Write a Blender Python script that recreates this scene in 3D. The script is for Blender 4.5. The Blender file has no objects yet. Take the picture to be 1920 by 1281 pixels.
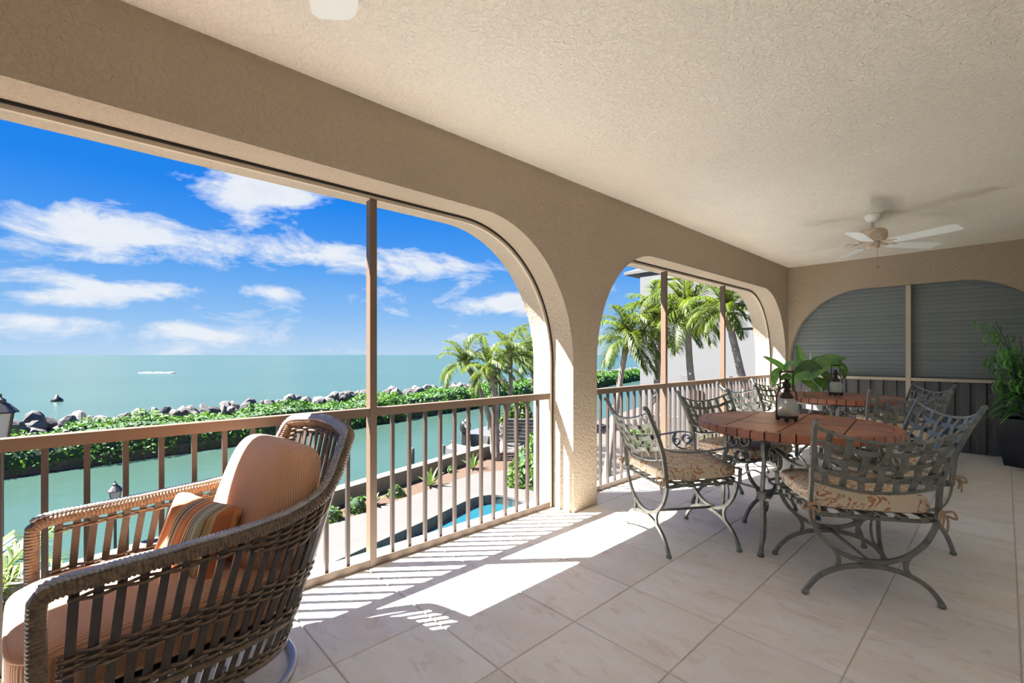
import bpy, bmesh, math, random
import numpy as np
from mathutils import Vector, Matrix
from mathutils.geometry import tessellate_polygon

PI = math.pi
rnd = random.Random(7)
SC = bpy.context.scene
COL = SC.collection

# ------------------------------------------------------------------ camera
FPX, YAW, HORIZON, EYE = 860.5, 0.8217, 665.5, 1.23
CAMX, CAMY = 1.859 * EYE, 0.0
cam_d = bpy.data.cameras.new('camera')
cam_d.sensor_width = 36.0
cam_d.lens = FPX / 1920.0 * 36.0
cam_d.shift_y = (HORIZON - 640.5) / 1920.0
cam_d.clip_start = 0.02
cam_d.clip_end = 60000
cam = bpy.data.objects.new('camera', cam_d)
cam.location = (CAMX, CAMY, EYE)
cam.rotation_euler = (PI / 2, 0, YAW)
COL.objects.link(cam)
SC.camera = cam
SY, CY_ = math.sin(YAW), math.cos(YAW)


def ray(px, py):
    t = (px - 960) / FPX
    return Vector((-SY + t * CY_, CY_ + t * SY, (HORIZON - py) / FPX))


def at_depth(px, py, d):
    return Vector((CAMX, CAMY, EYE)) + ray(px, py) * d


def at_z(px, py, z):
    r = ray(px, py)
    return Vector((CAMX, CAMY, EYE)) + r * ((z - EYE) / r.z)


# ------------------------------------------------------------------ view, sun, sky
SC.view_settings.view_transform = 'Standard'
SC.view_settings.look = 'None'
SC.view_settings.gamma = 1.0
SC.view_settings.use_curve_mapping = False
SC.view_settings.exposure = 1.15
SC.cycles.use_denoising = True
SC.cycles.diffuse_bounces = 8
SC.cycles.max_bounces = 14
SC.cycles.transparent_max_bounces = 24

sun_d = bpy.data.lights.new('sun', 'SUN')
sun_d.energy = 20.0
sun_d.angle = math.radians(0.55)
sun_d.color = (1.0, 0.96, 0.915)
sun = bpy.data.objects.new('sun', sun_d)
SUN_DIR = Vector((-0.458, -0.559, 1.0)).normalized()     # towards the sun
sun.rotation_euler = SUN_DIR.to_track_quat('Z', 'Y').to_euler()
sun.location = SUN_DIR * 60
COL.objects.link(sun)


class NT:
    """small helper around a node tree"""
    def __init__(self, tree):
        self.t = tree
        self.t.nodes.clear()

    def n(self, kind, **kw):
        nd = self.t.nodes.new(kind)
        for k, v in kw.items():
            if hasattr(nd, k):
                setattr(nd, k, v)
        return nd

    def l(self, a, b):
        self.t.links.new(a, b)

    def math(self, op, a, b=None, c=None, clamp=False):
        nd = self.n('ShaderNodeMath', operation=op, use_clamp=clamp)
        for i, v in enumerate((a, b, c)):
            if v is None:
                continue
            if isinstance(v, (int, float)):
                nd.inputs[i].default_value = v
            else:
                self.l(v, nd.inputs[i])
        return nd.outputs[0]

    def ramp(self, fac, stops, interp='LINEAR'):
        nd = self.n('ShaderNodeValToRGB')
        cr = nd.color_ramp
        cr.interpolation = interp
        while len(cr.elements) < len(stops):
            cr.elements.new(0.5)
        for e, (p, c) in zip(cr.elements, stops):
            e.position = p
            e.color = (c[0], c[1], c[2], 1.0)
        self.l(fac, nd.inputs[0])
        return nd.outputs[0]

    def mix(self, fac, a, b, mode='MIX'):
        nd = self.n('ShaderNodeMix', data_type='RGBA', blend_type=mode)
        for sock, v in ((nd.inputs[0], fac), (nd.inputs[6], a), (nd.inputs[7], b)):
            if isinstance(v, (int, float)):
                sock.default_value = v
            elif isinstance(v, tuple):
                sock.default_value = (v[0], v[1], v[2], 1.0)
            else:
                self.l(v, sock)
        return nd.outputs[2]

    def noise(self, vec, scale, detail=3.0, rough=0.5, dist=0.0):
        nd = self.n('ShaderNodeTexNoise')
        nd.inputs['Scale'].default_value = scale
        nd.inputs['Detail'].default_value = detail
        nd.inputs['Roughness'].default_value = rough
        nd.inputs['Distortion'].default_value = dist
        if vec is not None:
            self.l(vec, nd.inputs['Vector'])
        return nd.outputs[0]


world = bpy.data.worlds.new('sky')
SC.world = world
world.use_nodes = True
N = NT(world.node_tree)
tc = N.n('ShaderNodeTexCoord')
sep = N.n('ShaderNodeSeparateXYZ')
N.l(tc.outputs['Generated'], sep.inputs[0])
az = N.math('ARCTAN2', sep.outputs[0], sep.outputs[1])
el = N.math('ARCSINE', N.math('MINIMUM', N.math('MAXIMUM', sep.outputs[2], -1.0), 1.0))
sky_col = N.ramp(N.math('MULTIPLY', N.math('MAXIMUM', el, 0.0), 1.0 / 1.5708),
                 [(0.0, (0.50, 0.70, 0.92)), (0.05, (0.27, 0.54, 0.93)), (0.11, (0.10, 0.38, 0.92)),
                  (0.19, (0.012, 0.245, 0.90)), (0.3, (0.0, 0.195, 0.88)), (1.0, (0.002, 0.15, 0.70))])
# cloud cover: streaky noise in azimuth and elevation, denser around the cloud banks seen over the sea
comb = N.n('ShaderNodeCombineXYZ')
N.l(N.math('MULTIPLY', az, 1.0), comb.inputs[0])
N.l(N.math('MULTIPLY', el, 2.3), comb.inputs[1])
n1 = N.noise(comb.outputs[0], 6.5, 10.0, 0.66, 0.35)
n2 = N.noise(comb.outputs[0], 1.6, 3.0, 0.5, 0.0)
bias = N.math('MULTIPLY', N.math('SUBTRACT', n2, 0.5), 0.30)


def pix_az_el(px, py):
    r = ray(px, py).normalized()
    return math.atan2(r.x, r.y), math.asin(r.z)


for (px, py, sx, sy, amp) in [(165, 436, 135, 58, .33), (30, 470, 80, 45, .14), (490, 350, 140, 46, .34), (330, 330, 60, 30, .12),
                              (430, 455, 200, 34, .13), (600, 480, 150, 34, .17), (140, 556, 90, 20, .22),
                              (330, 545, 80, 18, .20), (520, 548, 60, 14, .15), (965, 572, 70, 18, .38),
                              (820, 500, 130, 38, .17), (300, 625, 330, 22, .14), (250, 270, 190, 50, -.22), (600, 400, 120, 20, -.12),
                              (930, 440, 130, 40, -.10), (40, 320, 140, 75, -.34), (800, 430, 90, 35, -.2), (270, 512, 170, 13, -.16), (130, 585, 200, 10, -.10), (560, 520, 110, 14, -.12)]:
    a0, e0 = pix_az_el(px, py)
    a1, e1 = pix_az_el(px + sx, py)
    a2, e2 = pix_az_el(px, py - sy)
    da = N.math('MULTIPLY', N.math('SUBTRACT', az, a0), 1.0 / max(abs(a1 - a0), 1e-3))
    de = N.math('MULTIPLY', N.math('SUBTRACT', el, e0), 1.0 / max(abs(e2 - e0), 1e-3))
    r2 = N.math('ADD', N.math('MULTIPLY', da, da), N.math('MULTIPLY', de, de))
    g = N.math('MULTIPLY', N.math('EXPONENT', N.math('MULTIPLY', r2, -0.8)), amp)
    bias = N.math('ADD', bias, g)
dens = N.math('ADD', n1, bias)
cover = N.math('MULTIPLY', N.math('SUBTRACT', dens, 0.575), 6.0, clamp=True)
cover = N.math('MULTIPLY', N.math('POWER', cover, 0.85), 0.93)
shade = N.ramp(N.math('SUBTRACT', dens, 0.6), [(0.0, (0.72, 0.82, 0.97)), (0.22, (0.93, 0.95, 0.98)), (0.5, (0.80, 0.84, 0.90))])
final = N.mix(cover, sky_col, shade)
below = N.math('GREATER_THAN', el, -0.004)
final = N.mix(below, (0.30, 0.42, 0.44), final)
bg = N.n('ShaderNodeBackground')
bg.inputs['Strength'].default_value = 0.46
N.l(final, bg.inputs['Color'])
wo = N.n('ShaderNodeOutputWorld')
N.l(bg.outputs[0], wo.inputs['Surface'])


# ------------------------------------------------------------------ materials
MATS = {}


def mat(name, color, rough=0.6, metal=0.0, var=0.0, vscale=6.0, bump=0.0, bscale=60.0, bdet=3.0, spec=0.5,
        color2=None, transl=0.0, coords='Object', randtone=0.0, bdist=0.01):
    m = bpy.data.materials.new(name)
    m.use_nodes = True
    T = NT(m.node_tree)
    tc = T.n('ShaderNodeTexCoord')
    vec = tc.outputs[coords]
    b = T.n('ShaderNodeBsdfPrincipled')
    b.inputs['Roughness'].default_value = rough
    b.inputs['Metallic'].default_value = metal
    b.inputs['Specular IOR Level'].default_value = spec
    col = None
    if var > 0 or color2 is not None:
        c2 = color2 if color2 is not None else tuple(max(0.0, x * (1 - var)) for x in color)
        f = T.ramp(T.noise(vec, vscale, 5.0, 0.6), [(0.32, (0, 0, 0)), (0.68, (1, 1, 1))])
        col = T.mix(f, tuple(color), tuple(c2))
    if randtone > 0:
        oi = T.n('ShaderNodeObjectInfo')
        k = T.math('ADD', T.math('MULTIPLY', oi.outputs['Random'], 2 * randtone), 1.0 - randtone)
        cc = T.n('ShaderNodeCombineXYZ')
        for i in range(3):
            T.l(k, cc.inputs[i])
        col = T.mix(1.0, col if col is not None else tuple(color), cc.outputs[0], 'MULTIPLY')
    if col is not None:
        T.l(col, b.inputs['Base Color'])
    else:
        b.inputs['Base Color'].default_value = (*color, 1)
    if bump > 0:
        bp = T.n('ShaderNodeBump')
        bp.inputs['Strength'].default_value = bump
        bp.inputs['Distance'].default_value = bdist
        T.l(T.noise(vec, bscale, bdet, 0.6), bp.inputs['Height'])
        T.l(bp.outputs[0], b.inputs['Normal'])
    out = T.n('ShaderNodeOutputMaterial')
    if transl > 0:
        tr = T.n('ShaderNodeBsdfTranslucent')
        if col is not None:
            T.l(T.mix(1.0, col, (1.5, 1.4, 0.6), 'MULTIPLY'), tr.inputs['Color'])
        else:
            tr.inputs['Color'].default_value = (min(1, color[0] * 1.5), min(1, color[1] * 1.4), color[2] * .6, 1)
        mx = T.n('ShaderNodeMixShader')
        mx.inputs[0].default_value = transl
        T.l(b.outputs[0], mx.inputs[1])
        T.l(tr.outputs[0], mx.inputs[2])
        T.l(mx.outputs[0], out.inputs['Surface'])
    else:
        T.l(b.outputs[0], out.inputs['Surface'])
    MATS[name] = m
    return m


def tree_of(name):
    m = bpy.data.materials.new(name)
    m.use_nodes = True
    MATS[name] = m
    return m, NT(m.node_tree)


def finish(T, b):
    out = T.n('ShaderNodeOutputMaterial')
    T.l(b.outputs[0], out.inputs['Surface'])


def stucco(name, color, scale, strength, dist):
    m, T = tree_of(name)
    tc = T.n('ShaderNodeTexCoord')
    vec = tc.outputs['Object']
    b = T.n('ShaderNodeBsdfPrincipled')
    b.inputs['Roughness'].default_value = 0.85
    b.inputs['Specular IOR Level'].default_value = 0.2
    f = T.ramp(T.noise(vec, 1.3, 4.0, 0.6), [(0.3, (0, 0, 0)), (0.7, (1, 1, 1))])
    T.l(T.mix(f, color, tuple(c * 0.94 for c in color)), b.inputs['Base Color'])
    h = T.ramp(T.noise(vec, scale, 4.0, 0.55, 0.6), [(0.40, (0, 0, 0)), (0.60, (1, 1, 1))])
    h2 = T.noise(vec, scale * 3.1, 2.0, 0.5)
    hh = T.math('ADD', h, T.math('MULTIPLY', h2, 0.5))
    bp = T.n('ShaderNodeBump')
    bp.inputs['Strength'].default_value = strength
    bp.inputs['Distance'].default_value = dist
    T.l(hh, bp.inputs['Height'])
    T.l(bp.outputs[0], b.inputs['Normal'])
    finish(T, b)
    return m


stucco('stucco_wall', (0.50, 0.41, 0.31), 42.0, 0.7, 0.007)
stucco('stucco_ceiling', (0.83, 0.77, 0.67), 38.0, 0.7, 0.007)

# travertine floor tile
m, T = tree_of('tile')
tc = T.n('ShaderNodeTexCoord')
oi = T.n('ShaderNodeObjectInfo')
off = T.n('ShaderNodeVectorMath', operation='ADD')
T.l(tc.outputs['Object'], off.inputs[0])
rv = T.n('ShaderNodeCombineXYZ')
T.l(T.math('MULTIPLY', oi.outputs['Random'], 37.0), rv.inputs[0])
T.l(T.math('MULTIPLY', oi.outputs['Random'], 91.0), rv.inputs[1])
T.l(rv.outputs[0], off.inputs[1])
mp = T.n('ShaderNodeMapping')
mp.inputs['Scale'].default_value = (1.0, 2.2, 1.0)
T.l(off.outputs[0], mp.inputs[0])
vec = mp.outputs[0]
c = T.mix(T.ramp(T.noise(vec, 3.0, 5.0, 0.6, .5), [(0.35, (0, 0, 0)), (0.7, (1, 1, 1))]), (0.92, 0.90, 0.86), (0.86, 0.80, 0.70))
c = T.mix(T.math('MULTIPLY', T.ramp(T.noise(vec, 5.0, 6.0, 0.7, 1.0), [(0.54, (0, 0, 0)), (0.74, (1, 1, 1))]), 0.75), c, (0.68, 0.56, 0.44))
c = T.mix(T.math('MULTIPLY', T.ramp(T.noise(vec, 26.0, 4.0, 0.7), [(0.6, (0, 0, 0)), (0.7, (1, 1, 1))]), 0.35), c, (0.55, 0.48, 0.41))
k = T.math('ADD', T.math('MULTIPLY', oi.outputs['Random'], 0.10), 0.95)
cc = T.n('ShaderNodeCombineXYZ')
for i in range(3):
    T.l(k, cc.inputs[i])
c = T.mix(1.0, c, cc.outputs[0], 'MULTIPLY')
b = T.n('ShaderNodeBsdfPrincipled')
T.l(c, b.inputs['Base Color'])
b.inputs['Roughness'].default_value = 0.5
b.inputs['Specular IOR Level'].default_value = 0.35
bp = T.n('ShaderNodeBump')
bp.inputs['Strength'].default_value = 0.25
bp.inputs['Distance'].default_value = 0.003
T.l(T.noise(vec, 40.0, 5.0, 0.7), bp.inputs['Height'])
T.l(bp.outputs[0], b.inputs['Normal'])
finish(T, b)

mat('grout', (0.66, 0.60, 0.51), 0.9, bump=0.3, bscale=200)
mat('bronze_frame', (0.1406, 0.0928, 0.0611), 0.45, var=0.08, vscale=3)
mat('baluster_bronze', (0.0625, 0.0450, 0.0360), 0.45, var=0.08, vscale=3)
mat('cream_frame', (0.5456, 0.4664, 0.3520), 0.5)
mat('screw', (0.12, 0.10, 0.09), 0.5, 0.5)
mat('iron', (0.27, 0.275, 0.245), 0.36, 0.5, color2=(0.15, 0.155, 0.135), vscale=26, bump=0.25, bscale=120)
mat('iron_dark', (0.045, 0.032, 0.026), 0.6, 0.4, color2=(0.10, 0.055, 0.035), vscale=40, bump=0.3, bscale=150)
mat('wicker', (0.25, 0.165, 0.10), 0.36, color2=(0.11, 0.074, 0.048), vscale=55, bump=0.5, bscale=170, spec=0.6)
mat('wicker_slat', (0.0715, 0.0546, 0.0455), 0.4, var=0.4, vscale=30, bump=0.2, bscale=90)
mat('wicker_braid', (0.40, 0.40, 0.42), 0.2, var=0.3, vscale=60, spec=0.9)  # paler and bluer than the wicker: reflected sky put into the colour
mat('steel_grey', (0.30, 0.32, 0.36), 0.35, 0.6)
mat('fan_white', (0.90, 0.92, 0.89), 0.45)
mat('fan_rust', (0.74, 0.72, 0.66), 0.5, color2=(0.50, 0.27, 0.12), vscale=14)
mat('chain', (0.35, 0.31, 0.25), 0.35, 0.8)
mat('slat_grey', (0.19, 0.215, 0.225), 0.6, randtone=0.06)
mat('rib_grey', (0.105, 0.105, 0.108), 0.6, randtone=0.08)
mat('gap_dark', (0.02, 0.018, 0.016), 0.8)
mat('pot_black', (0.010, 0.014, 0.022), 0.4, var=0.5, vscale=9)
mat('door_white', (0.86, 0.85, 0.82), 0.5)  # finish of the added door panels that bounce light
mat('soil', (0.09, 0.065, 0.045), 0.95, var=0.5, vscale=30, bump=0.8, bscale=60)
mat('curl_leaf', (0.05, 0.22, 0.04), 0.35, color2=(0.17, 0.46, 0.05), vscale=4, coords='Generated', randtone=0.35)
mat('curl_stem', (0.012, 0.025, 0.016), 0.5)
mat('banana_leaf', (0.17, 0.34, 0.09), 0.35, color2=(0.07, 0.19, 0.075), vscale=9, randtone=0.6, transl=0.12)
mat('banana_stalk', (0.22, 0.26, 0.11), 0.5)
mat('wax', (0.80, 0.70, 0.16), 0.5)
mat('rope', (0.48, 0.34, 0.22), 0.9, bump=0.6, bscale=220)

# table slate
m, T = tree_of('slate_red')
tc = T.n('ShaderNodeTexCoord')
oi = T.n('ShaderNodeObjectInfo')
vec = tc.outputs['Object']
c = T.mix(T.ramp(T.noise(vec, 7.0, 6.0, 0.65, .4), [(0.3, (0, 0, 0)), (0.72, (1, 1, 1))]), (0.45, 0.155, 0.08), (0.30, 0.13, 0.085))
k = T.math('ADD', T.math('MULTIPLY', oi.outputs['Random'], 0.4), 0.8)
cc = T.n('ShaderNodeCombineXYZ')
for i in range(3):
    T.l(k, cc.inputs[i])
c = T.mix(1.0, c, cc.outputs[0], 'MULTIPLY')
b = T.n('ShaderNodeBsdfPrincipled')
T.l(c, b.inputs['Base Color'])
b.inputs['Roughness'].default_value = 0.38
bp = T.n('ShaderNodeBump')
bp.inputs['Strength'].default_value = 0.3
bp.inputs['Distance'].default_value = 0.004
T.l(T.noise(vec, 18.0, 5.0, 0.6), bp.inputs['Height'])
T.l(bp.outputs[0], b.inputs['Normal'])
finish(T, b)
mat('slate_joint', (0.035, 0.022, 0.018), 0.9)


def corduroy(name, c1, c2, yfac, period=0.0085):
    m, T = tree_of(name)
    tc = T.n('ShaderNodeTexCoord')
    w = T.n('ShaderNodeTexWave', wave_type='BANDS', bands_direction='X', wave_profile='SIN')
    sp = T.n('ShaderNodeSeparateXYZ')
    T.l(tc.outputs['Object'], sp.inputs[0])
    cb = T.n('ShaderNodeCombineXYZ')
    T.l(T.math('ADD', sp.outputs[0], T.math('MULTIPLY', sp.outputs[1], yfac)), cb.inputs[0])
    w.inputs['Scale'].default_value = 2 * PI / (20 * period)
    T.l(cb.outputs[0], w.inputs['Vector'])
    f = T.ramp(w.outputs[1], [(0.25, (0, 0, 0)), (0.6, (1, 1, 1))])
    b = T.n('ShaderNodeBsdfPrincipled')
    T.l(T.mix(f, c2, c1), b.inputs['Base Color'])
    b.inputs['Roughness'].default_value = 0.9
    b.inputs['Specular IOR Level'].default_value = 0.15
    b.inputs['Sheen Weight'].default_value = 0.2
    bp = T.n('ShaderNodeBump')
    bp.inputs['Strength'].default_value = 0.5
    bp.inputs['Distance'].default_value = 0.003
    T.l(w.outputs[1], bp.inputs['Height'])
    T.l(bp.outputs[0], b.inputs['Normal'])
    finish(T, b)


corduroy('cord_back', (0.78, 0.45, 0.29), (0.58, 0.315, 0.185), 1.0)
corduroy('cord_seat', (0.78, 0.45, 0.29), (0.58, 0.315, 0.185), 0.0)
mat('cord_piping', (0.64, 0.35, 0.21), 0.9)

# striped pillow
m, T = tree_of('stripes')
tc = T.n('ShaderNodeTexCoord')
sp = T.n('ShaderNodeSeparateXYZ')
T.l(tc.outputs['Object'], sp.inputs[0])
u = T.math('ADD', T.math('MULTIPLY', sp.outputs[0], 1 / 0.37), 0.5)
CR, OR, RU, TE, BR, TN, OL = ((.82, .72, .50), (.68, .28, .10), (.54, .16, .065), (.33, .39, .33), (.14, .095, .075), (.60, .44, .25), (.45, .33, .15))
seq = [CR, TE, CR, TN, CR, OR, RU, OR, TN, BR, CR, BR, TN, TE, RU, OR, RU, CR, BR, TN, BR, TE, CR, TE, OL, BR, OL, TN, RU, RU, OR, RU]
wd = [2, .7, 2, .8, 1.6, .8, 1.6, 1.6, .7, .5, .4, .9, .5, .4, .6, 1.6, .8, .5, .4, .5, .4, 1.4, .4, 1.2, .7, .4, 1.2, .8, 1.0, 2, .6, 1.4]
tot = sum(wd)
acc, stops = 0.0, []
for cst, w_ in zip(seq, wd):
    stops.append((acc / tot, cst))
    acc += w_
c = T.ramp(u, stops, 'CONSTANT')
wv = T.n('ShaderNodeTexWave', wave_type='BANDS', bands_direction='Y')
wv.inputs['Scale'].default_value = 34
T.l(tc.outputs['Object'], wv.inputs['Vector'])
c = T.mix(T.math('MULTIPLY', wv.outputs[1], 0.28), c, (0.25, 0.14, 0.08))
b = T.n('ShaderNodeBsdfPrincipled')
T.l(c, b.inputs['Base Color'])
b.inputs['Roughness'].default_value = 0.92
finish(T, b)

# floral chair cushion
m, T = tree_of('floral')
tc = T.n('ShaderNodeTexCoord')
vec0 = tc.outputs['Object']
nz = T.n('ShaderNodeTexNoise')
nz.inputs['Scale'].default_value = 9.0
T.l(vec0, nz.inputs['Vector'])
ad = T.n('ShaderNodeVectorMath', operation='MULTIPLY_ADD')
T.l(nz.outputs['Color'], ad.inputs[0])
ad.inputs[1].default_value = (0.16, 0.16, 0.16)
T.l(vec0, ad.inputs[2])
vo = T.n('ShaderNodeTexVoronoi', feature='F1')
vo.inputs['Scale'].default_value = 7.0
T.l(ad.outputs[0], vo.inputs['Vector'])
rings = T.math('SINE', T.math('MULTIPLY', vo.outputs['Distance'], 34.0))
curls = T.math('SINE', T.math('MULTIPLY', T.noise(ad.outputs[0], 10.0, 2.0, 0.5, 1.5), 60.0))
pat = T.math('MULTIPLY', T.math('GREATER_THAN', T.math('ADD', rings, T.math('MULTIPLY', curls, 0.8)), 0.55),
             T.math('GREATER_THAN', T.noise(vec0, 7.0, 2.0, 0.5), 0.42))
ground_c = T.mix(T.noise(vec0, 90.0, 2.0, 0.5), (0.74, 0.65, 0.49), (0.66, 0.56, 0.41))
motif = T.mix(T.noise(vec0, 14.0, 2.0, 0.5), (0.40, 0.165, 0.08), (0.52, 0.25, 0.125))
b = T.n('ShaderNodeBsdfPrincipled')
T.l(T.mix(pat, ground_c, motif), b.inputs['Base Color'])
b.inputs['Roughness'].default_value = 0.92
finish(T, b)

# insect screen: fine mesh seen as a thin veil
m, T = tree_of('screen_mesh')
tr = T.n('ShaderNodeBsdfTransparent')
tr.inputs['Color'].default_value = (0.97, 0.975, 0.98, 1)
df = T.n('ShaderNodeBsdfDiffuse')
df.inputs['Color'].default_value = (0.30, 0.30, 0.30, 1)
mx = T.n('ShaderNodeMixShader')
mx.inputs[0].default_value = 0.035
T.l(tr.outputs[0], mx.inputs[1])
T.l(df.outputs[0], mx.inputs[2])
finish(T, mx)

# crackle glass of the lanterns
m, T = tree_of('crackle_glass')
tc = T.n('ShaderNodeTexCoord')
vo = T.n('ShaderNodeTexVoronoi', feature='DISTANCE_TO_EDGE')
vo.inputs['Scale'].default_value = 55.0
T.l(tc.outputs['Object'], vo.inputs['Vector'])
edge = T.math('LESS_THAN', vo.outputs['Distance'], 0.07)
df = T.n('ShaderNodeBsdfPrincipled')
T.l(T.mix(edge, (0.88, 0.94, 0.93), (0.50, 0.58, 0.56)), df.inputs['Base Color'])
df.inputs['Roughness'].default_value = 0.15
tl = T.n('ShaderNodeBsdfTranslucent')
tl.inputs['Color'].default_value = (0.93, 0.98, 0.96, 1)
m1 = T.n('ShaderNodeMixShader')
m1.inputs[0].default_value = 0.5
T.l(df.outputs[0], m1.inputs[1])
T.l(tl.outputs[0], m1.inputs[2])
tr = T.n('ShaderNodeBsdfTransparent')
tr.inputs['Color'].default_value = (0.93, 0.98, 0.97, 1)
m2 = T.n('ShaderNodeMixShader')
m2.inputs[0].default_value = 0.48
T.l(tr.outputs[0], m2.inputs[1])
T.l(m1.outputs[0], m2.inputs[2])
finish(T, m2)

# outdoors
def water(name, c_near, c_far, rough, wscale, strength, spec=0.5):
    m, T = tree_of(name)
    tc = T.n('ShaderNodeTexCoord')
    vec = tc.outputs['Object']
    mp = T.n('ShaderNodeMapping')
    mp.inputs['Scale'].default_value = (1.0, 0.45, 1.0)
    T.l(vec, mp.inputs[0])
    f = T.noise(mp.outputs[0], 0.02, 4.0, 0.6)
    f = T.ramp(f, [(0.35, (0, 0, 0)), (0.65, (1, 1, 1))])
    b = T.n('ShaderNodeBsdfPrincipled')
    T.l(T.mix(f, c_near, c_far), b.inputs['Base Color'])
    b.inputs['Roughness'].default_value = rough
    b.inputs['Specular IOR Level'].default_value = spec
    bp = T.n('ShaderNodeBump')
    bp.inputs['Strength'].default_value = strength
    bp.inputs['Distance'].default_value = 0.08
    h = T.math('ADD', T.noise(mp.outputs[0], wscale, 4.0, 0.6, 0.5), T.math('MULTIPLY', T.noise(mp.outputs[0], wscale * 0.2, 2.0, 0.5), 2.0))
    T.l(h, bp.inputs['Height'])
    T.l(bp.outputs[0], b.inputs['Normal'])
    finish(T, b)


water('sea', (0.029, 0.059, 0.047), (0.025, 0.053, 0.043), 0.25, 1.4, 0.35, 0.2)
water('pool_water', (0.008, 0.065, 0.09), (0.011, 0.075, 0.10), 0.06, 2.2, 0.12)
mat('foam', (0.3, 0.32, 0.33), 0.9)
mat('patio', (0.0730, 0.0697, 0.0648), 0.8, var=0.10, vscale=2.5, bump=0.15, bscale=30)
mat('seawall', (0.1684, 0.1415, 0.1035), 0.85, var=0.15, vscale=2)
mat('mulch', (0.0907, 0.0534, 0.0310), 0.95, color2=(0.055, 0.032, 0.02), vscale=16, bump=1.0, bscale=22, bdist=0.05)
mat('gravel', (0.0702, 0.0648, 0.0578), 0.95, color2=(0.07, 0.066, 0.06), vscale=9, bump=1.0, bscale=14, bdist=0.06)
mat('sandy_soil', (0.13, 0.10, 0.07), 0.95, var=0.4, vscale=1)
mat('rock', (0.1080, 0.1000, 0.0960), 0.9, color2=(0.065, 0.062, 0.064), vscale=1.5, randtone=0.35, bump=0.8, bscale=6, bdist=0.06)
mat('hedge_leaf', (0.068, 0.160, 0.014), 0.55, color2=(0.036, 0.125, 0.016), vscale=0.9, transl=0.3, coords='Object')
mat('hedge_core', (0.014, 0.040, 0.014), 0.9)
mat('bush_leaf', (0.065, 0.135, 0.012), 0.45, color2=(0.04, 0.10, 0.01), vscale=4, transl=0.25)
mat('palm_leaf', (0.105, 0.145, 0.018), 0.5, color2=(0.065, 0.11, 0.014), vscale=2, transl=0.4, randtone=0.25)
mat('palm_stem', (0.13, 0.13, 0.03), 0.5)
mat('palm_trunk', (0.2700, 0.2300, 0.1960), 0.9, var=0.4, vscale=5, bump=0.6, bscale=12)
mat('palm_crownshaft', (0.16, 0.13, 0.035), 0.5, var=0.3, vscale=4)
mat('agave', (0.10, 0.17, 0.045), 0.5, transl=0.15)
mat('lamp_black', (0.012, 0.013, 0.015), 0.45)
mat('lamp_glass', (0.25, 0.27, 0.28), 0.15)
mat('house_white', (0.0953, 0.0977, 0.1001), 0.85, bump=0.2, bscale=40)
mat('house_trim', (0.1026, 0.1026, 0.0998), 0.6)
mat('house_roof', (0.0702, 0.0718, 0.0734), 0.7, var=0.1)
mat('house_soffit', (0.16, 0.14, 0.125), 0.8)
mat('window_green', (0.03, 0.075, 0.052), 0.3, spec=0.3)
mat('window_dark', (0.012, 0.013, 0.014), 0.3, spec=0.25)
mat('fence_white', (0.0864, 0.0864, 0.0864), 0.6)
mat('board_grey', (0.0459, 0.0470, 0.0486), 0.8, randtone=0.15, var=0.2, vscale=3)
mat('boat_white', (0.0918, 0.0918, 0.0890), 0.35)
mat('motor_black', (0.012, 0.013, 0.016), 0.4)
mat('pool_tile', (0.0405, 0.0574, 0.0608), 0.4, randtone=0.25)
mat('pool_tile_dark', (0.025, 0.045, 0.05), 0.4)
mat('coping', (0.0730, 0.0702, 0.0648), 0.8)
mat('piling', (0.0864, 0.0864, 0.0837), 0.7)
M = MATS


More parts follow.
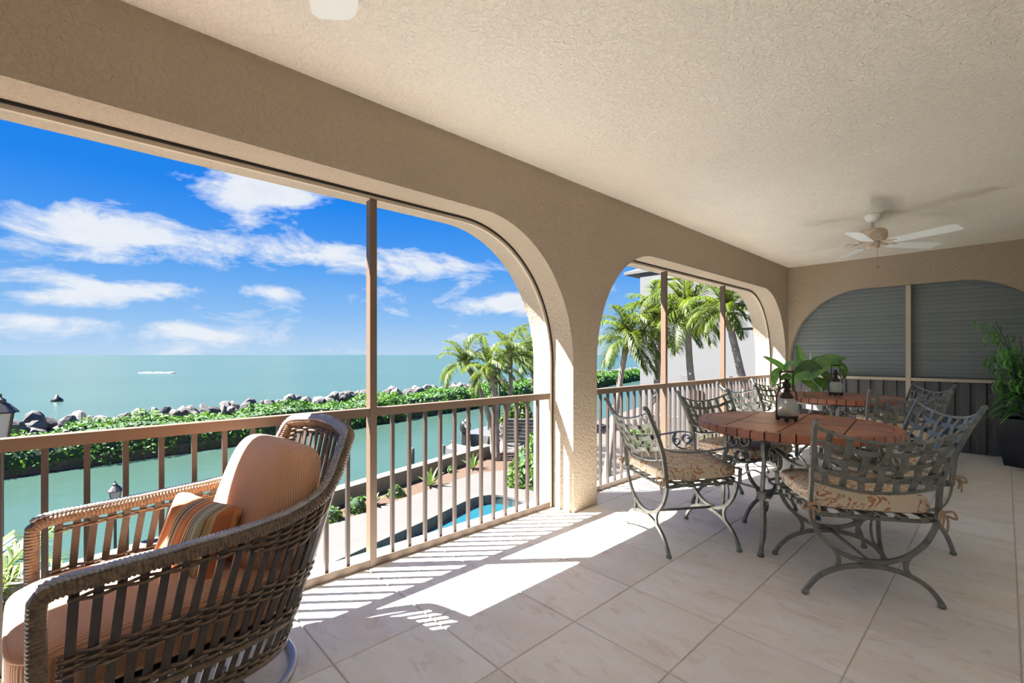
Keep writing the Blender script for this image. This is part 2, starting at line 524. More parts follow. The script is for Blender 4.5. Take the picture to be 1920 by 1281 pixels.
# ------------------------------------------------------------------ mesh helpers
class MB:
    """collects geometry, then links it as one mesh object"""
    def __init__(self):
        self.v, self.f = [], []

    def add(self, verts, faces):
        o = len(self.v)
        self.v += [tuple(p) for p in verts]
        self.f += [tuple(i + o for i in fc) for fc in faces]
        return self

    def box(self, x0, x1, y0, y1, z0, z1):
        v = [(x0, y0, z0), (x1, y0, z0), (x1, y1, z0), (x0, y1, z0), (x0, y0, z1), (x1, y0, z1), (x1, y1, z1), (x0, y1, z1)]
        return self.add(v, [(0, 3, 2, 1), (4, 5, 6, 7), (0, 1, 5, 4), (1, 2, 6, 5), (2, 3, 7, 6), (3, 0, 4, 7)])

    def bar(self, a, b, w, t, up=(0, 0, 1)):
        """box-section bar from a to b, w wide, t thick"""
        a, b = Vector(a), Vector(b)
        d = (b - a).normalized()
        u = Vector(up)
        if abs(d.dot(u)) > 0.98:
            u = Vector((1, 0, 0))
        s = d.cross(u).normalized()
        n = s.cross(d).normalized()
        v = []
        for p in (a, b):
            for (i, j) in ((-1, -1), (1, -1), (1, 1), (-1, 1)):
                v.append(p + s * (i * w / 2) + n * (j * t / 2))
        return self.add(v, [(0, 1, 2, 3), (7, 6, 5, 4), (0, 4, 5, 1), (1, 5, 6, 2), (2, 6, 7, 3), (3, 7, 4, 0)])

    def sweep(self, path, section, closed=False, start=None, scales=None, cap=True):
        """section: list of (s, n) offsets; parallel transported along the path"""
        P = [Vector(p) for p in path]
        n = len(P)
        T = []
        for i in range(n):
            if closed:
                t = P[(i + 1) % n] - P[i - 1]
            else:
                t = P[min(i + 1, n - 1)] - P[max(i - 1, 0)]
            T.append(t.normalized() if t.length > 1e-9 else Vector((0, 0, 1)))
        S = Vector(start) if start is not None else None
        if S is None:
            S = T[0].cross(Vector((0, 0, 1)))
            if S.length < 0.05:
                S = T[0].cross(Vector((0, 1, 0)))
        S = (S - T[0] * S.dot(T[0])).normalized()
        m = len(section)
        base = len(self.v)
        for i in range(n):
            if i:
                S = S - T[i] * S.dot(T[i])
                if S.length < 1e-6:
                    S = T[i].orthogonal()
                S.normalize()
            Nn = T[i].cross(S)
            k = scales[i] if scales is not None else 1.0
            for (a, b) in section:
                self.v.append(tuple(P[i] + S * (a * k) + Nn * (b * k)))
        rings = n if closed else n - 1
        for i in range(rings):
            j = (i + 1) % n
            for q in range(m):
                r = (q + 1) % m
                self.f.append((base + i * m + q, base + i * m + r, base + j * m + r, base + j * m + q))
        if cap and not closed:
            self.f.append(tuple(base + q for q in range(m))[::-1])
            self.f.append(tuple(base + (n - 1) * m + q for q in range(m)))
        return self

    def tube(self, path, r, sides=8, closed=False, scales=None):
        sec = [(r * math.cos(2 * PI * k / sides), r * math.sin(2 * PI * k / sides)) for k in range(sides)]
        return self.sweep(path, sec, closed, None, scales)

    def ribbon(self, path, w, t, start=None, scales=None):
        sec = [(-w / 2, -t / 2), (w / 2, -t / 2), (w / 2, t / 2), (-w / 2, t / 2)]
        return self.sweep(path, sec, False, start, scales)

    def lathe(self, prof, c=(0, 0, 0), seg=24):
        base = len(self.v)
        n = len(prof)
        for (r, z) in prof:
            for k in range(seg):
                a = 2 * PI * k / seg
                self.v.append((c[0] + r * math.cos(a), c[1] + r * math.sin(a), c[2] + z))
        for i in range(n - 1):
            for k in range(seg):
                l = (k + 1) % seg
                self.f.append((base + i * seg + k, base + i * seg + l, base + (i + 1) * seg + l, base + (i + 1) * seg + k))
        self.f.append(tuple(base + k for k in range(seg))[::-1])
        self.f.append(tuple(base + (n - 1) * seg + k for k in range(seg)))
        return self

    def prism(self, poly, lo, hi, axis='z'):
        """extrude a simple polygon; axis gives the extrusion axis and poly the other two coordinates"""
        n = len(poly)

        def P(a, b, h):
            return {'z': (a, b, h), 'x': (h, a, b), 'y': (a, h, b)}[axis]
        tris = tessellate_polygon([[Vector((a, b, 0)) for a, b in poly]])
        v = [P(a, b, lo) for a, b in poly] + [P(a, b, hi) for a, b in poly]
        area = sum(poly[i][0] * poly[(i + 1) % n][1] - poly[(i + 1) % n][0] * poly[i][1] for i in range(n))
        f = []
        for t in tris:
            f.append(tuple(t))
            f.append(tuple(i + n for i in t)[::-1])
        for i in range(n):
            j = (i + 1) % n
            f.append((i, j, j + n, i + n))
        return self.add(v, f)

    def sphere(self, c, r, seg=12, rings=8):
        rx, ry, rz = (r, r, r) if isinstance(r, (int, float)) else r
        prof = []
        base = len(self.v)
        for i in range(rings + 1):
            a = PI * i / rings
            for k in range(seg):
                b = 2 * PI * k / seg
                self.v.append((c[0] + rx * math.sin(a) * math.cos(b), c[1] + ry * math.sin(a) * math.sin(b), c[2] - rz * math.cos(a)))
        for i in range(rings):
            for k in range(seg):
                l = (k + 1) % seg
                self.f.append((base + i * seg + k, base + i * seg + l, base + (i + 1) * seg + l, base + (i + 1) * seg + k))
        return self

    def build(self, name, material, parent=None, smooth=False, fix=True, local=False):
        me = bpy.data.meshes.new(name)
        vs = self.v
        if parent is not None and not local:
            ox, oy, oz = parent.get('_o', (0, 0, 0))
            vs = [(x - ox, y - oy, z - oz) for x, y, z in vs]
        me.from_pydata(vs, [], self.f)
        if fix:
            bm = bmesh.new()
            bm.from_mesh(me)
            bmesh.ops.recalc_face_normals(bm, faces=bm.faces)
            bm.to_mesh(me)
            bm.free()
        me.materials.append(M[material] if isinstance(material, str) else material)
        if smooth:
            me.polygons.foreach_set('use_smooth', [True] * len(me.polygons))
        me.update()
        o = bpy.data.objects.new(name, me)
        COL.objects.link(o)
        if parent is not None:
            o.parent = parent
        return o


def smooth_by_angle(o, deg=40):
    me = o.data
    bm = bmesh.new()
    bm.from_mesh(me)
    lim = math.radians(deg)
    for e in bm.edges:
        e.smooth = not (len(e.link_faces) == 2 and e.calc_face_angle(0) > lim)
    for f in bm.faces:
        f.smooth = True
    bm.to_mesh(me)
    bm.free()
    return o


def tag(o, label=None, cat=None, group=None, kind=None):
    if label:
        o['label'] = label
    if cat:
        o['category'] = cat
    if group:
        o['group'] = group
    if kind:
        o['kind'] = kind
    return o


def thing(name, label, cat, loc=(0, 0, 0), rz=0.0, group=None, world_coords=True):
    o = bpy.data.objects.new(name, None)
    o.empty_display_size = 0.1
    o.location = loc
    o.rotation_euler = (0, 0, rz)
    COL.objects.link(o)
    o['_o'] = tuple(loc) if world_coords else (0, 0, 0)
    return tag(o, label, cat, group)


def struct(name, mb, material, label, parent=None, smooth=False, kind='structure'):
    o = mb.build(name, material, parent, smooth)
    if parent is None:
        tag(o, label, kind=kind)
    return o


def copy_tree(root, label, loc, rz, group=None, scale=None):
    r = root.copy()
    COL.objects.link(r)
    r.location = loc
    r.rotation_euler = (0, 0, rz)
    r['label'] = label
    if group:
        r['group'] = group
    for ch in list(root.children):
        c = ch.copy()
        COL.objects.link(c)
        c.parent = r
        for g in list(ch.children):
            d = g.copy()
            COL.objects.link(d)
            d.parent = c
    return r


def catmull(pts, step=None, n=None, closed=False):
    """resampled Catmull-Rom curve through pts"""
    P = [Vector(p) for p in pts]
    m = len(P)
    out = []
    segs = m if closed else m - 1
    for i in range(segs):
        p1, p2 = P[i], P[(i + 1) % m]
        p0 = P[i - 1] if (i > 0 or closed) else p1 + (p1 - p2)
        p3 = P[(i + 2) % m] if (i + 2 < m or closed) else p2 + (p2 - p1)
        L = (p2 - p1).length
        k = n if n else max(2, int(L / step))
        for q in range(k):
            t = q / k
            t2, t3 = t * t, t * t * t
            out.append(0.5 * ((2 * p1) + (-p0 + p2) * t + (2 * p0 - 5 * p1 + 4 * p2 - p3) * t2 + (-p0 + 3 * p1 - 3 * p2 + p3) * t3))
    if not closed:
        out.append(P[-1])
    return out


def resample(path, step):
    P = [Vector(p) for p in path]
    out = [P[0].copy()]
    need = step
    for a, b in zip(P[:-1], P[1:]):
        L = (b - a).length
        pos = 0.0
        while L - pos >= need:
            pos += need
            out.append(a.lerp(b, pos / L))
            need = step
        need -= (L - pos)
    return out


def spiral(cx, cz, r0, r1, a0, turns, n=18):
    """spiral points in a plane as (a, b) pairs"""
    pts = []
    for i in range(n + 1):
        t = i / n
        r = r0 + (r1 - r0) * t
        a = a0 + turns * 2 * PI * t
        pts.append((cx + r * math.cos(a), cz + r * math.sin(a)))
    return pts


def puff(w, d, h, n=5.0, cuts=14, pinch=0.0, power=2.0):
    """soft cushion: rounded box w x d x h, optionally thinned towards its edges"""
    bm = bmesh.new()
    bmesh.ops.create_cube(bm, size=2.0)
    bmesh.ops.subdivide_edges(bm, edges=bm.edges[:], cuts=cuts, use_grid_fill=True)
    for v in bm.verts:
        x, y, z = v.co
        L = (abs(x) ** n + abs(y) ** n + abs(z) ** n) ** (1 / n)
        x, y, z = x / L, y / L, z / L
        k = 1.0 - pinch * max(abs(x), abs(y)) ** power
        v.co = (x * w / 2, y * d / 2, z * h / 2 * k)
    mb = MB()
    bm.verts.ensure_lookup_table()
    mb.v = [tuple(v.co) for v in bm.verts]
    mb.f = [tuple(v.index for v in f.verts) for f in bm.faces]
    bm.free()
    return mb


# ------------------------------------------------------------------ the porch
X_IN, X_OUT, X_FRAME = 0.0, -0.43, -0.21
Y_BACK, Y_END = -2.3, 7.97
X_HOUSE, Z_CEIL = 2.85, 2.575
Z_ARCH, Z_SPRING = 2.165, 1.165
OPEN = [(-1.95, 2.775), (3.08, 7.83)]
RX = 0.91


def arch_path(a0, a1, seg=26, grow=0.0, z0=0.0):
    """outline of an opening from its left foot over the arch to its right foot"""
    pts = [(a0 + grow, z0)]
    rx, rz = RX - grow, (Z_ARCH - Z_SPRING) - grow
    for i in range(seg + 1):
        t = PI - (PI / 2) * i / seg
        pts.append((a0 + RX + rx * math.cos(t), Z_SPRING + rz * math.sin(t)))
    for i in range(seg + 1):
        t = PI / 2 - (PI / 2) * i / seg
        pts.append((a1 - RX + rx * math.cos(t), Z_SPRING + rz * math.sin(t)))
    pts.append((a1 - grow, z0))
    return pts


poly = [(Y_BACK - .3, -0.25), (Y_BACK - .3, 2.95), (Y_END + .4, 2.95), (Y_END + .4, -0.25)]
poly = [(Y_BACK - .3, 0.0)] + [(Y_BACK - .3, 2.95), (Y_END + .4, 2.95), (Y_END + .4, 0.0)]
for (a0, a1) in reversed(OPEN):
    poly += arch_path(a0, a1)[::-1]
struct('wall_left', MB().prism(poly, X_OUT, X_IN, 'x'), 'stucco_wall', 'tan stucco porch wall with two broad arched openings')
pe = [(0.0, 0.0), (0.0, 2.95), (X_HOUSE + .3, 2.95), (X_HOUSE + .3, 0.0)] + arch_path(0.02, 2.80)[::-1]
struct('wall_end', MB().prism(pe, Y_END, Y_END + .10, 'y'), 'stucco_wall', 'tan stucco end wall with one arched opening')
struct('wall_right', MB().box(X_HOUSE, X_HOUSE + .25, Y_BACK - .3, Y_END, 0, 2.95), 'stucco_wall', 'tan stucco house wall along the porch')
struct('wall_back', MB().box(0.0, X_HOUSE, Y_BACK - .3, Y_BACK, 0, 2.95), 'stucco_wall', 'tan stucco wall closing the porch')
for k, edges in enumerate(((2.5, 3.9, 5.3, 6.7), (-2.1, -.6, .9, 2.2))):  # made-up white doors on the unseen house wall, added to bounce light inside
    lab = ('white sliding doors of the house beside the dining tables', 'white sliding doors of the house beside the armchair')[k]
    dr = struct('door_%d' % (k + 1), MB().box(X_HOUSE - .012, X_HOUSE - .001, edges[0], edges[3], .02, 2.3), 'door_white', lab)
    for y0, y1 in zip(edges[:-1], edges[1:]):
        y0, y1 = y0 + .006, y1 - .006
        fm = MB().box(X_HOUSE - .045, X_HOUSE - .0125, y0, y0 + .09, .02, 2.3).box(X_HOUSE - .045, X_HOUSE - .0125, y1 - .09, y1, .02, 2.3)
        fm.box(X_HOUSE - .045, X_HOUSE - .0125, y0 + .09, y1 - .09, .02, .16).box(X_HOUSE - .045, X_HOUSE - .0125, y0 + .09, y1 - .09, 2.2, 2.3)
        lf = fm.build('door_leaf', 'door_white', dr)
        MB().box(X_HOUSE - .075, X_HOUSE - .0455, y1 - .06, y1 - .035, .95, 1.2).build('handle', 'steel_grey', lf)
struct('ceiling', MB().box(X_IN, X_HOUSE, Y_BACK, Y_END, Z_CEIL, 2.95), 'stucco_ceiling', 'knockdown textured stucco porch ceiling')
fl = struct('floor', MB().box(X_OUT, X_HOUSE + .25, Y_BACK - .3, Y_END + .4, -0.3, -0.006), 'grout', 'travertine tiled porch floor')

# tiles: a square grid, each a slightly bevelled slab
TS, TX0, TY0, GAP = 0.4653, 0.4676, 0.722, 0.0055


def tile_mesh(w, d):
    e = 0.0025
    mb = MB()
    v = [(0, 0, -.012), (w, 0, -.012), (w, d, -.012), (0, d, -.012), (0, 0, -e), (w, 0, -e), (w, d, -e), (0, d, -e),
         (e, e, 0), (w - e, e, 0), (w - e, d - e, 0), (e, d - e, 0)]
    mb.add(v, [(0, 1, 5, 4), (1, 2, 6, 5), (2, 3, 7, 6), (3, 0, 4, 7), (4, 5, 9, 8), (5, 6, 10, 9), (6, 7, 11, 10), (7, 4, 8, 11), (8, 9, 10, 11)])
    return mb


tile_cache = {}
ix0, ix1 = math.floor((X_OUT - TX0) / TS), math.ceil((X_HOUSE - TX0) / TS)
iy0, iy1 = math.floor((Y_BACK - TY0) / TS), math.ceil((Y_END + .1 - TY0) / TS)
for i in range(ix0, ix1):
    for j in range(iy0, iy1):
        xa, xb = max(TX0 + i * TS, X_OUT) + GAP / 2, min(TX0 + (i + 1) * TS, X_HOUSE) - GAP / 2
        ya, yb = max(TY0 + j * TS, Y_BACK) + GAP / 2, min(TY0 + (j + 1) * TS, Y_END + .1) - GAP / 2
        if xb - xa < .02 or yb - ya < .02:
            continue
        key = (round(xb - xa, 3), round(yb - ya, 3))
        if key not in tile_cache:
            o = tile_mesh(xb - xa, yb - ya).build('tile', 'tile', fl, local=True, fix=False)
            tile_cache[key] = o.data
        else:
            o = bpy.data.objects.new('tile', tile_cache[key])
            COL.objects.link(o)
            o.parent = fl
        o.location = (xa, ya, 0)

# ------------------------------------------------------------------ screen frames and railings in the arches
POSTS = [[-0.375, 1.224], [4.60, 6.115]]
RAIL_LO, RAIL_HI = 0.872, 0.914
BAL_W, BAL_PITCH = 0.02, 0.117


def head_track(a0, a1):
    outer = arch_path(a0, a1, grow=0.004, z0=0.0)
    inner = arch_path(a0, a1, grow=0.034, z0=0.0)
    return outer, inner


for k, (a0, a1) in enumerate(OPEN):
    lab = ['bronze screen frame with posts in the long arch over the sea wall', 'bronze screen frame with posts in the arch beside the dining tables'][k]
    fr = thing('screen_frame', lab, 'screen frame', (X_FRAME - .025, (a0 + a1) / 2, 0))
    outer, inner = head_track(a0, a1)
    mb = MB()
    n = len(outer)
    v = []
    for x in (X_FRAME - .018, X_FRAME):
        v += [(x, y, z) for y, z in outer] + [(x, y, z) for y, z in inner]
    f = []
    for i in range(n - 1):
        f += [(i, i + 1, n + i + 1, n + i), (2 * n + i, 3 * n + i, 3 * n + i + 1, 2 * n + i + 1),
              (n + i, n + i + 1, 3 * n + i + 1, 3 * n + i), (i, 2 * n + i, 2 * n + i + 1, i + 1)]
    mb.add(v, f)
    track = mb.build('head_track', 'cream_frame', fr)
    # dark gasket groove between track and stucco
    g2 = arch_path(a0, a1, grow=0.014)
    g1 = arch_path(a0, a1, grow=0.0005)
    mb = MB()
    v = [(X_FRAME + .006, y, z) for y, z in g1] + [(X_FRAME + .006, y, z) for y, z in g2] + [(X_FRAME + .0005, y, z) for y, z in g1] + [(X_FRAME + .0005, y, z) for y, z in g2]
    f = []
    for i in range(n - 1):
        f += [(i, i + 1, n + i + 1, n + i), (n + i, n + i + 1, 3 * n + i + 1, 3 * n + i), (2 * n + i, 3 * n + i, 3 * n + i + 1, 2 * n + i + 1)]
    mb.add(v, f)
    gs = mb.build('gasket', 'gap_dark', fr)
    # screws along the underside of the track
    for i in range(2, n - 2, 4):
        y0, z0 = inner[i]
        y1, z1 = inner[i + 1]
        tx, tz = y1 - y0, z1 - z0
        L = math.hypot(tx, tz) or 1
        if L > 0.3:
            cnt = int(L / 0.42)
            for q in range(1, cnt):
                yy, zz = y0 + tx * q / cnt, z0 + tz * q / cnt
                MB().sphere((X_FRAME - .009, yy, zz), (.005, .005, .003), 8, 4).build('screw', 'screw', track, True)
        else:
            MB().sphere((X_FRAME - .009, y0, z0), (.005, .004, .004), 8, 4).build('screw', 'screw', track, True)
    bays = []
    prev = a0
    for y in POSTS[k]:
        p = MB()
        p.box(X_FRAME - .055, X_FRAME - .004, y - .0175, y + .0175, 0.0, Z_ARCH - .036)
        p.box(X_FRAME - .006, X_FRAME + .002, y - .021, y + .021, 0.0, Z_ARCH - .03)
        p.build('post', 'bronze_frame', fr)
        bays.append((prev, y - .02))
        prev = y + .02
    bays.append((prev, a1))
    for (b0, b1) in bays:
        lo, hi = b0 + .002, b1 - .002
        # screen pane, trimmed to the arch
        pts = [(y, z) for y, z in arch_path(a0, a1, grow=.001) if lo < y < hi]

        def arch_z(y):
            if y < a0 + RX:
                q = (a0 + RX - y) / (RX - .001)
            elif y > a1 - RX:
                q = (y - a1 + RX) / (RX - .001)
            else:
                q = 0
            return Z_SPRING + (Z_ARCH - Z_SPRING - .001) * math.sqrt(max(0, 1 - min(1, q) ** 2))
        lo2, hi2 = max(lo, a0 + .002), min(hi, a1 - .002)
        pts = [(y, z) for y, z in pts if lo2 < y < hi2 and z > Z_SPRING]
        pl = [(lo2, .001)] + [(lo2, arch_z(lo2))] + sorted(pts) + [(hi2, arch_z(hi2)), (hi2, .001)]
        mb = MB()
        tris = tessellate_polygon([[Vector((a, b, 0)) for a, b in pl]])
        mb.add([(X_FRAME - .0565, a, b) for a, b in pl], tris)
        mb.build('insect_screen', 'screen_mesh', fr, fix=False)
    # railing of this arch
    lab = ['bronze balustrade along the long arch behind the wicker armchair', 'bronze balustrade along the arch beside the dining tables'][k]
    rl = thing('balustrade', lab, 'railing', (X_FRAME - .02, (a0 + a1) / 2, 0))
    for (b0, b1) in bays:
        lo, hi = b0 + (.035 if b0 == a0 else .001), b1 - (.035 if b1 == a1 else .001)
        t = MB().box(X_FRAME - .05, X_FRAME - .001, lo, hi, RAIL_LO, RAIL_HI)
        t.box(X_FRAME - .052, X_FRAME + .006, lo, hi, RAIL_HI, RAIL_HI + .007)
        t.build('top_rail', 'bronze_frame', rl)
        bt = MB().box(X_FRAME - .05, X_FRAME - .001, lo, hi, 0.0, 0.022)
        bt.box(X_FRAME - .008, X_FRAME - .001, lo, hi, 0.022, 0.045)
        bt.build('bottom_rail', 'bronze_frame', rl)
        cnt = int(round((hi - lo) / BAL_PITCH))
        for q in range(1, cnt):
            y = lo + (hi - lo) * q / cnt
            MB().box(X_FRAME - .040, X_FRAME - .018, y - BAL_W / 2, y + BAL_W / 2, .0225, RAIL_LO - .0005).build('baluster', 'baluster_bronze', rl)

# ------------------------------------------------------------------ shutters behind the end arch
sh = thing('roll_shutter', 'grey slatted roll shutter filling the end arch', 'shutter', (1.4, Y_END + .16, .93))
for q in range(23):
    z = .93 + q * .0565
    mb = MB()
    mb.add([(x, y, z + dz) for x in (-.02, 2.82) for (y, dz) in ((Y_END + .147, 0), (Y_END + .1445, .006), (Y_END + .143, .028), (Y_END + .1445, .049), (Y_END + .147, .055), (Y_END + .165, .055), (Y_END + .165, 0))],
           [tuple(range(7)), tuple(range(7, 14))[::-1]] + [(i, (i + 1) % 7, 7 + (i + 1) % 7, 7 + i) for i in range(7)])
    mb.build('slat', 'slat_grey', sh)
MB().box(-.02, 2.82, Y_END + .17, Y_END + .18, .0, 2.3).build('backing', 'gap_dark', sh)
kp = thing('kick_panel', 'dark ribbed metal panel below the end arch sill', 'panel', (1.4, Y_END + .12, 0))
MB().box(.02, 2.80, Y_END + .128, Y_END + .134, .0, .885).build('sheet', 'rib_grey', kp)
for q in range(20):
    x = .10 + q * .142
    mb = MB()
    mb.add([(x + dx, y, z) for z in (.002, .884) for (dx, y) in ((-.048, Y_END + .128), (-.036, Y_END + .106), (.036, Y_END + .106), (.048, Y_END + .128))],
           [(0, 1, 5, 4), (1, 2, 6, 5), (2, 3, 7, 6), (0, 3, 2, 1), (4, 5, 6, 7)])
    mb.build('rib', 'rib_grey', kp)
sf = thing('sill_frame', 'tan metal sill and mullion across the end arch', 'window frame', (1.4, Y_END + .09, 0))
MB().box(.03, 1.375, Y_END + .07, Y_END + .11, .885, .925).build('sill_bar', 'cream_frame', sf)
MB().box(1.43, 2.79, Y_END + .07, Y_END + .11, .885, .925).build('sill_bar', 'cream_frame', sf)
MB().box(1.377, 1.428, Y_END + .065, Y_END + .115, .0, Z_ARCH - .004).build('mullion', 'cream_frame', sf)

# ------------------------------------------------------------------ wicker armchair
WR = math.radians(4.0)
wc = thing('wicker_armchair', 'brown wicker swivel armchair with rust corduroy cushions beside the balustrade', 'armchair', (.256, .305, 0), WR, world_coords=False)
half = [(.345, -.42, .15), (.347, -.42, .35), (.35, -.42, .585), (.351, -.412, .615), (.352, -.385, .629), (.354, -.30, .634), (.357, -.15, .638), (.357, 0, .645),
        (.350, .13, .654), (.338, .22, .668), (.324, .31, .70), (.312, .365, .755), (.300, .40, .82), (.288, .43, .885), (.272, .444, .905), (.235, .453, .916),
        (.15, .466, .928), (.07, .474, .934)]
rim_pts = half + [(0, .477, .936)] + [(-u, v, z) for u, v, z in half[::-1]]
rim = resample(catmull(rim_pts, step=.01), .00275)
sec = []
for q in range(14):
    a = 2 * PI * q / 14
    ca, sa = math.cos(a), math.sin(a)
    sec.append((.029 * math.copysign(abs(ca) ** .6, ca), .021 * math.copysign(abs(sa) ** .6, sa)))
sc = [1.0 - .15 * abs(math.cos(PI * i / 4.0)) ** 3 for i in range(len(rim))]
MB().sweep(rim, sec, start=(1, 0, 0), scales=sc).build('wrapped_rim', 'wicker', wc, True, local=True)
# braid along the upper face of the rim
arm_part = [p for p in rim if p.z > .62]
T0 = [(arm_part[min(i + 1, len(arm_part) - 1)] - arm_part[max(0, i - 1)]).normalized() for i in range(len(arm_part))]
S = Vector((1, 0, 0))
fr_list = []
for i, p in enumerate(arm_part):
    S = (S - T0[i] * S.dot(T0[i])).normalized()
    fr_list.append((p, S.copy(), T0[i].cross(S)))
up_sign = 1 if fr_list[120][2].z > 0 else -1
br = MB()
for ph in range(3):
    pts = []
    for i, (p, s_, n_) in enumerate(fr_list[::2]):
        w = i * 2 * .00275 / .034 * 2 * PI + ph * 2 * PI / 3
        pts.append(p + n_ * up_sign * (.0222 + .0028 * math.sin(2 * w)) + s_ * (.0155 * math.sin(w)))
    br.tube(pts, .0060, 6)
br.build('braid', 'wicker_braid', wc, True, local=True)

# plan curves of rim and base, matched by fraction along their length
rim_arc = [p for p in catmull(half[4:] + [(0, .477, .936)], step=.01)]
full_arc = rim_arc + [Vector((-p.x, p.y, p.z)) for p in rim_arc[::-1][1:]]
bhalf = [(.305, -.40, .15), (.308, -.25, .15), (.305, -.1, .15), (.292, .04, .15), (.262, .15, .15), (.205, .225, .15), (.12, .265, .15), (0, .28, .15)]
b_arc = catmull(bhalf, step=.01)
base_arc = b_arc + [Vector((-p.x, p.y, p.z)) for p in b_arc[::-1][1:]]


def arc_fn(path, plan):
    d = [0.0]
    for a, b in zip(path[:-1], path[1:]):
        e = b - a
        d.append(d[-1] + (math.hypot(e.x, e.y) if plan else e.length))
    tot = d[-1]

    def fn(f):
        t = min(max(f, 0), 1) * tot
        lo, hi = 0, len(d) - 1
        while hi - lo > 1:
            m_ = (lo + hi) // 2
            if d[m_] <= t:
                lo = m_
            else:
                hi = m_
        k = (t - d[lo]) / max(1e-9, d[hi] - d[lo])
        return path[lo].lerp(path[hi], k)
    return fn


rimf, basef = arc_fn(full_arc, True), arc_fn(base_arc, True)


def side_pt(f, z):
    a, b = basef(f), rimf(f)
    h = (z - a.z) / (b.z - a.z)
    p = a.lerp(b, h)
    bow = math.sin(PI * min(max(h, 0), 1)) * .012
    q0, q1 = rimf(f - .01), rimf(f + .01)
    nrm = Vector(((q1 - q0).y, -(q1 - q0).x, 0))
    if nrm.length > 1e-6:
        nrm.normalize()
    if nrm.dot(Vector((b.x, b.y - .0, 0))) < 0:
        nrm = -nrm
    return p + nrm * bow, nrm


NS = 45
slat_f = [(i + .7) / (NS + .4) for i in range(NS)]
for f in slat_f:
    z1 = rimf(f).z - .012
    pts = [side_pt(f, .15 + (z1 - .15) * t)[0] for t in (0, .2, .4, .6, .8, 1.0)]
    nrm = side_pt(f, .4)[1]
    tan = nrm.cross(Vector((0, 0, 1)))
    mb = MB()
    for o_ in (-.0055, .0055):
        mb.sweep([p + tan * o_ for p in pts], [(-.0055, -.004), (.0055, -.004), (.0055, .004), (-.0055, .004)], start=tan)
    mb.build('slat', 'wicker_slat', wc, local=True)


def strand(mb, zf, f0, f1, phase, r=.0052, amp=.0085):
    pts = []
    n_ = int((f1 - f0) * (NS + .4) * 5)
    for i in range(n_ + 1):
        f = f0 + (f1 - f0) * i / n_
        p, nrm = side_pt(f, zf(f))
        w = (f * (NS + .4) - .7)
        pts.append(p + nrm * (amp * math.cos(PI * (w + phase))))
    mb.tube(pts, r, 5)


bands = {
    'seat_weave': [(lambda f, q=q: .395 + .0105 * q) for q in range(6)],
    'lower_weave': [(lambda f, q=q: .285 + .0105 * q) for q in range(3)],
    'base_weave': [(lambda f, q=q: .162 + .0105 * q) for q in range(4)],
}
for nm, fs in bands.items():
    mb = MB()
    for q, zf in enumerate(fs):
        strand(mb, zf, .004, .996, q % 2)
    tag(mb.build(nm, 'wicker', wc, True, local=True), kind='stuff')
mb = MB()
for q in range(2):
    strand(mb, lambda f, q=q: rimf(f).z - .036 - .0105 * q, .01, .99, q % 2)
for q in range(8):
    a_ = .20 + .012 * q
    strand(mb, lambda f, q=q: rimf(f).z - .057 - .0105 * q, a_, .395, q % 2)
    strand(mb, lambda f, q=q: rimf(f).z - .057 - .0105 * q, .605, 1 - a_, q % 2)
tag(mb.build('shoulder_weave', 'wicker', wc, True, local=True), kind='stuff')
mb = MB()
for z in (.262, .15):
    pts = [side_pt(i / 90, z)[0] for i in range(91)]
    mb.tube(pts, .012, 8)
mb.tube([(-.31, -.415, .262), (.31, -.415, .262)], .012, 8)
mb.tube([(-.31, -.415, .15), (.31, -.415, .15)], .012, 8)
mb.build('hoop_frame', 'wicker', wc, True, local=True)
for i in range(11):
    x = -.27 + .054 * i
    MB().box(x - .009, x + .009, -.419, -.411, .15, .33).build('apron_slat', 'wicker_slat', wc, local=True)
mb = MB()
mb.tube([(.30 * math.cos(2 * PI * i / 48), .02 + .30 * math.sin(2 * PI * i / 48), .0155) for i in range(48)], .0155, 10, closed=True)
for a in (0.4, 1.97, 3.54, 5.11):
    mb.tube([(.30 * math.cos(a), .02 + .30 * math.sin(a), .02), (.12 * math.cos(a), .02 + .12 * math.sin(a), .07), (0.04 * math.cos(a), .02 + .04 * math.sin(a), .11)], .012, 8)
mb.lathe([(.05, .08), (.05, .15), (.12, .155), (.12, .17)], (0, .02, 0), 16)
mb.build('swivel_base', 'steel_grey', wc, True, local=True)
MB().box(-.29, .29, -.40, .22, .27, .29).build('seat_deck', 'wicker_slat', wc, local=True)
# seat cushion with piping
mb = puff(.615, .74, .175, 6.0, 18)
cu = []
for x, y, z in mb.v:
    zz = z + (.022 * (1 - (x / .31) ** 2) * (1 - (y / .37) ** 2) if z > 0 else 0)
    cu.append((x, y - .11, zz + .378))
mb.v = cu
sc_o = mb.build('seat_cushion', 'cord_seat', wc, True, local=True)
for zz in (.432, .326):
    ring = [(.304 * math.copysign(abs(math.cos(t)) ** .32, math.cos(t)), -.11 + .367 * math.copysign(abs(math.sin(t)) ** .32, math.sin(t)), zz) for t in [2 * PI * i / 120 for i in range(120)]]
    MB().tube(ring, .006, 6, closed=True).build('piping', 'cord_piping', sc_o, True, local=True)
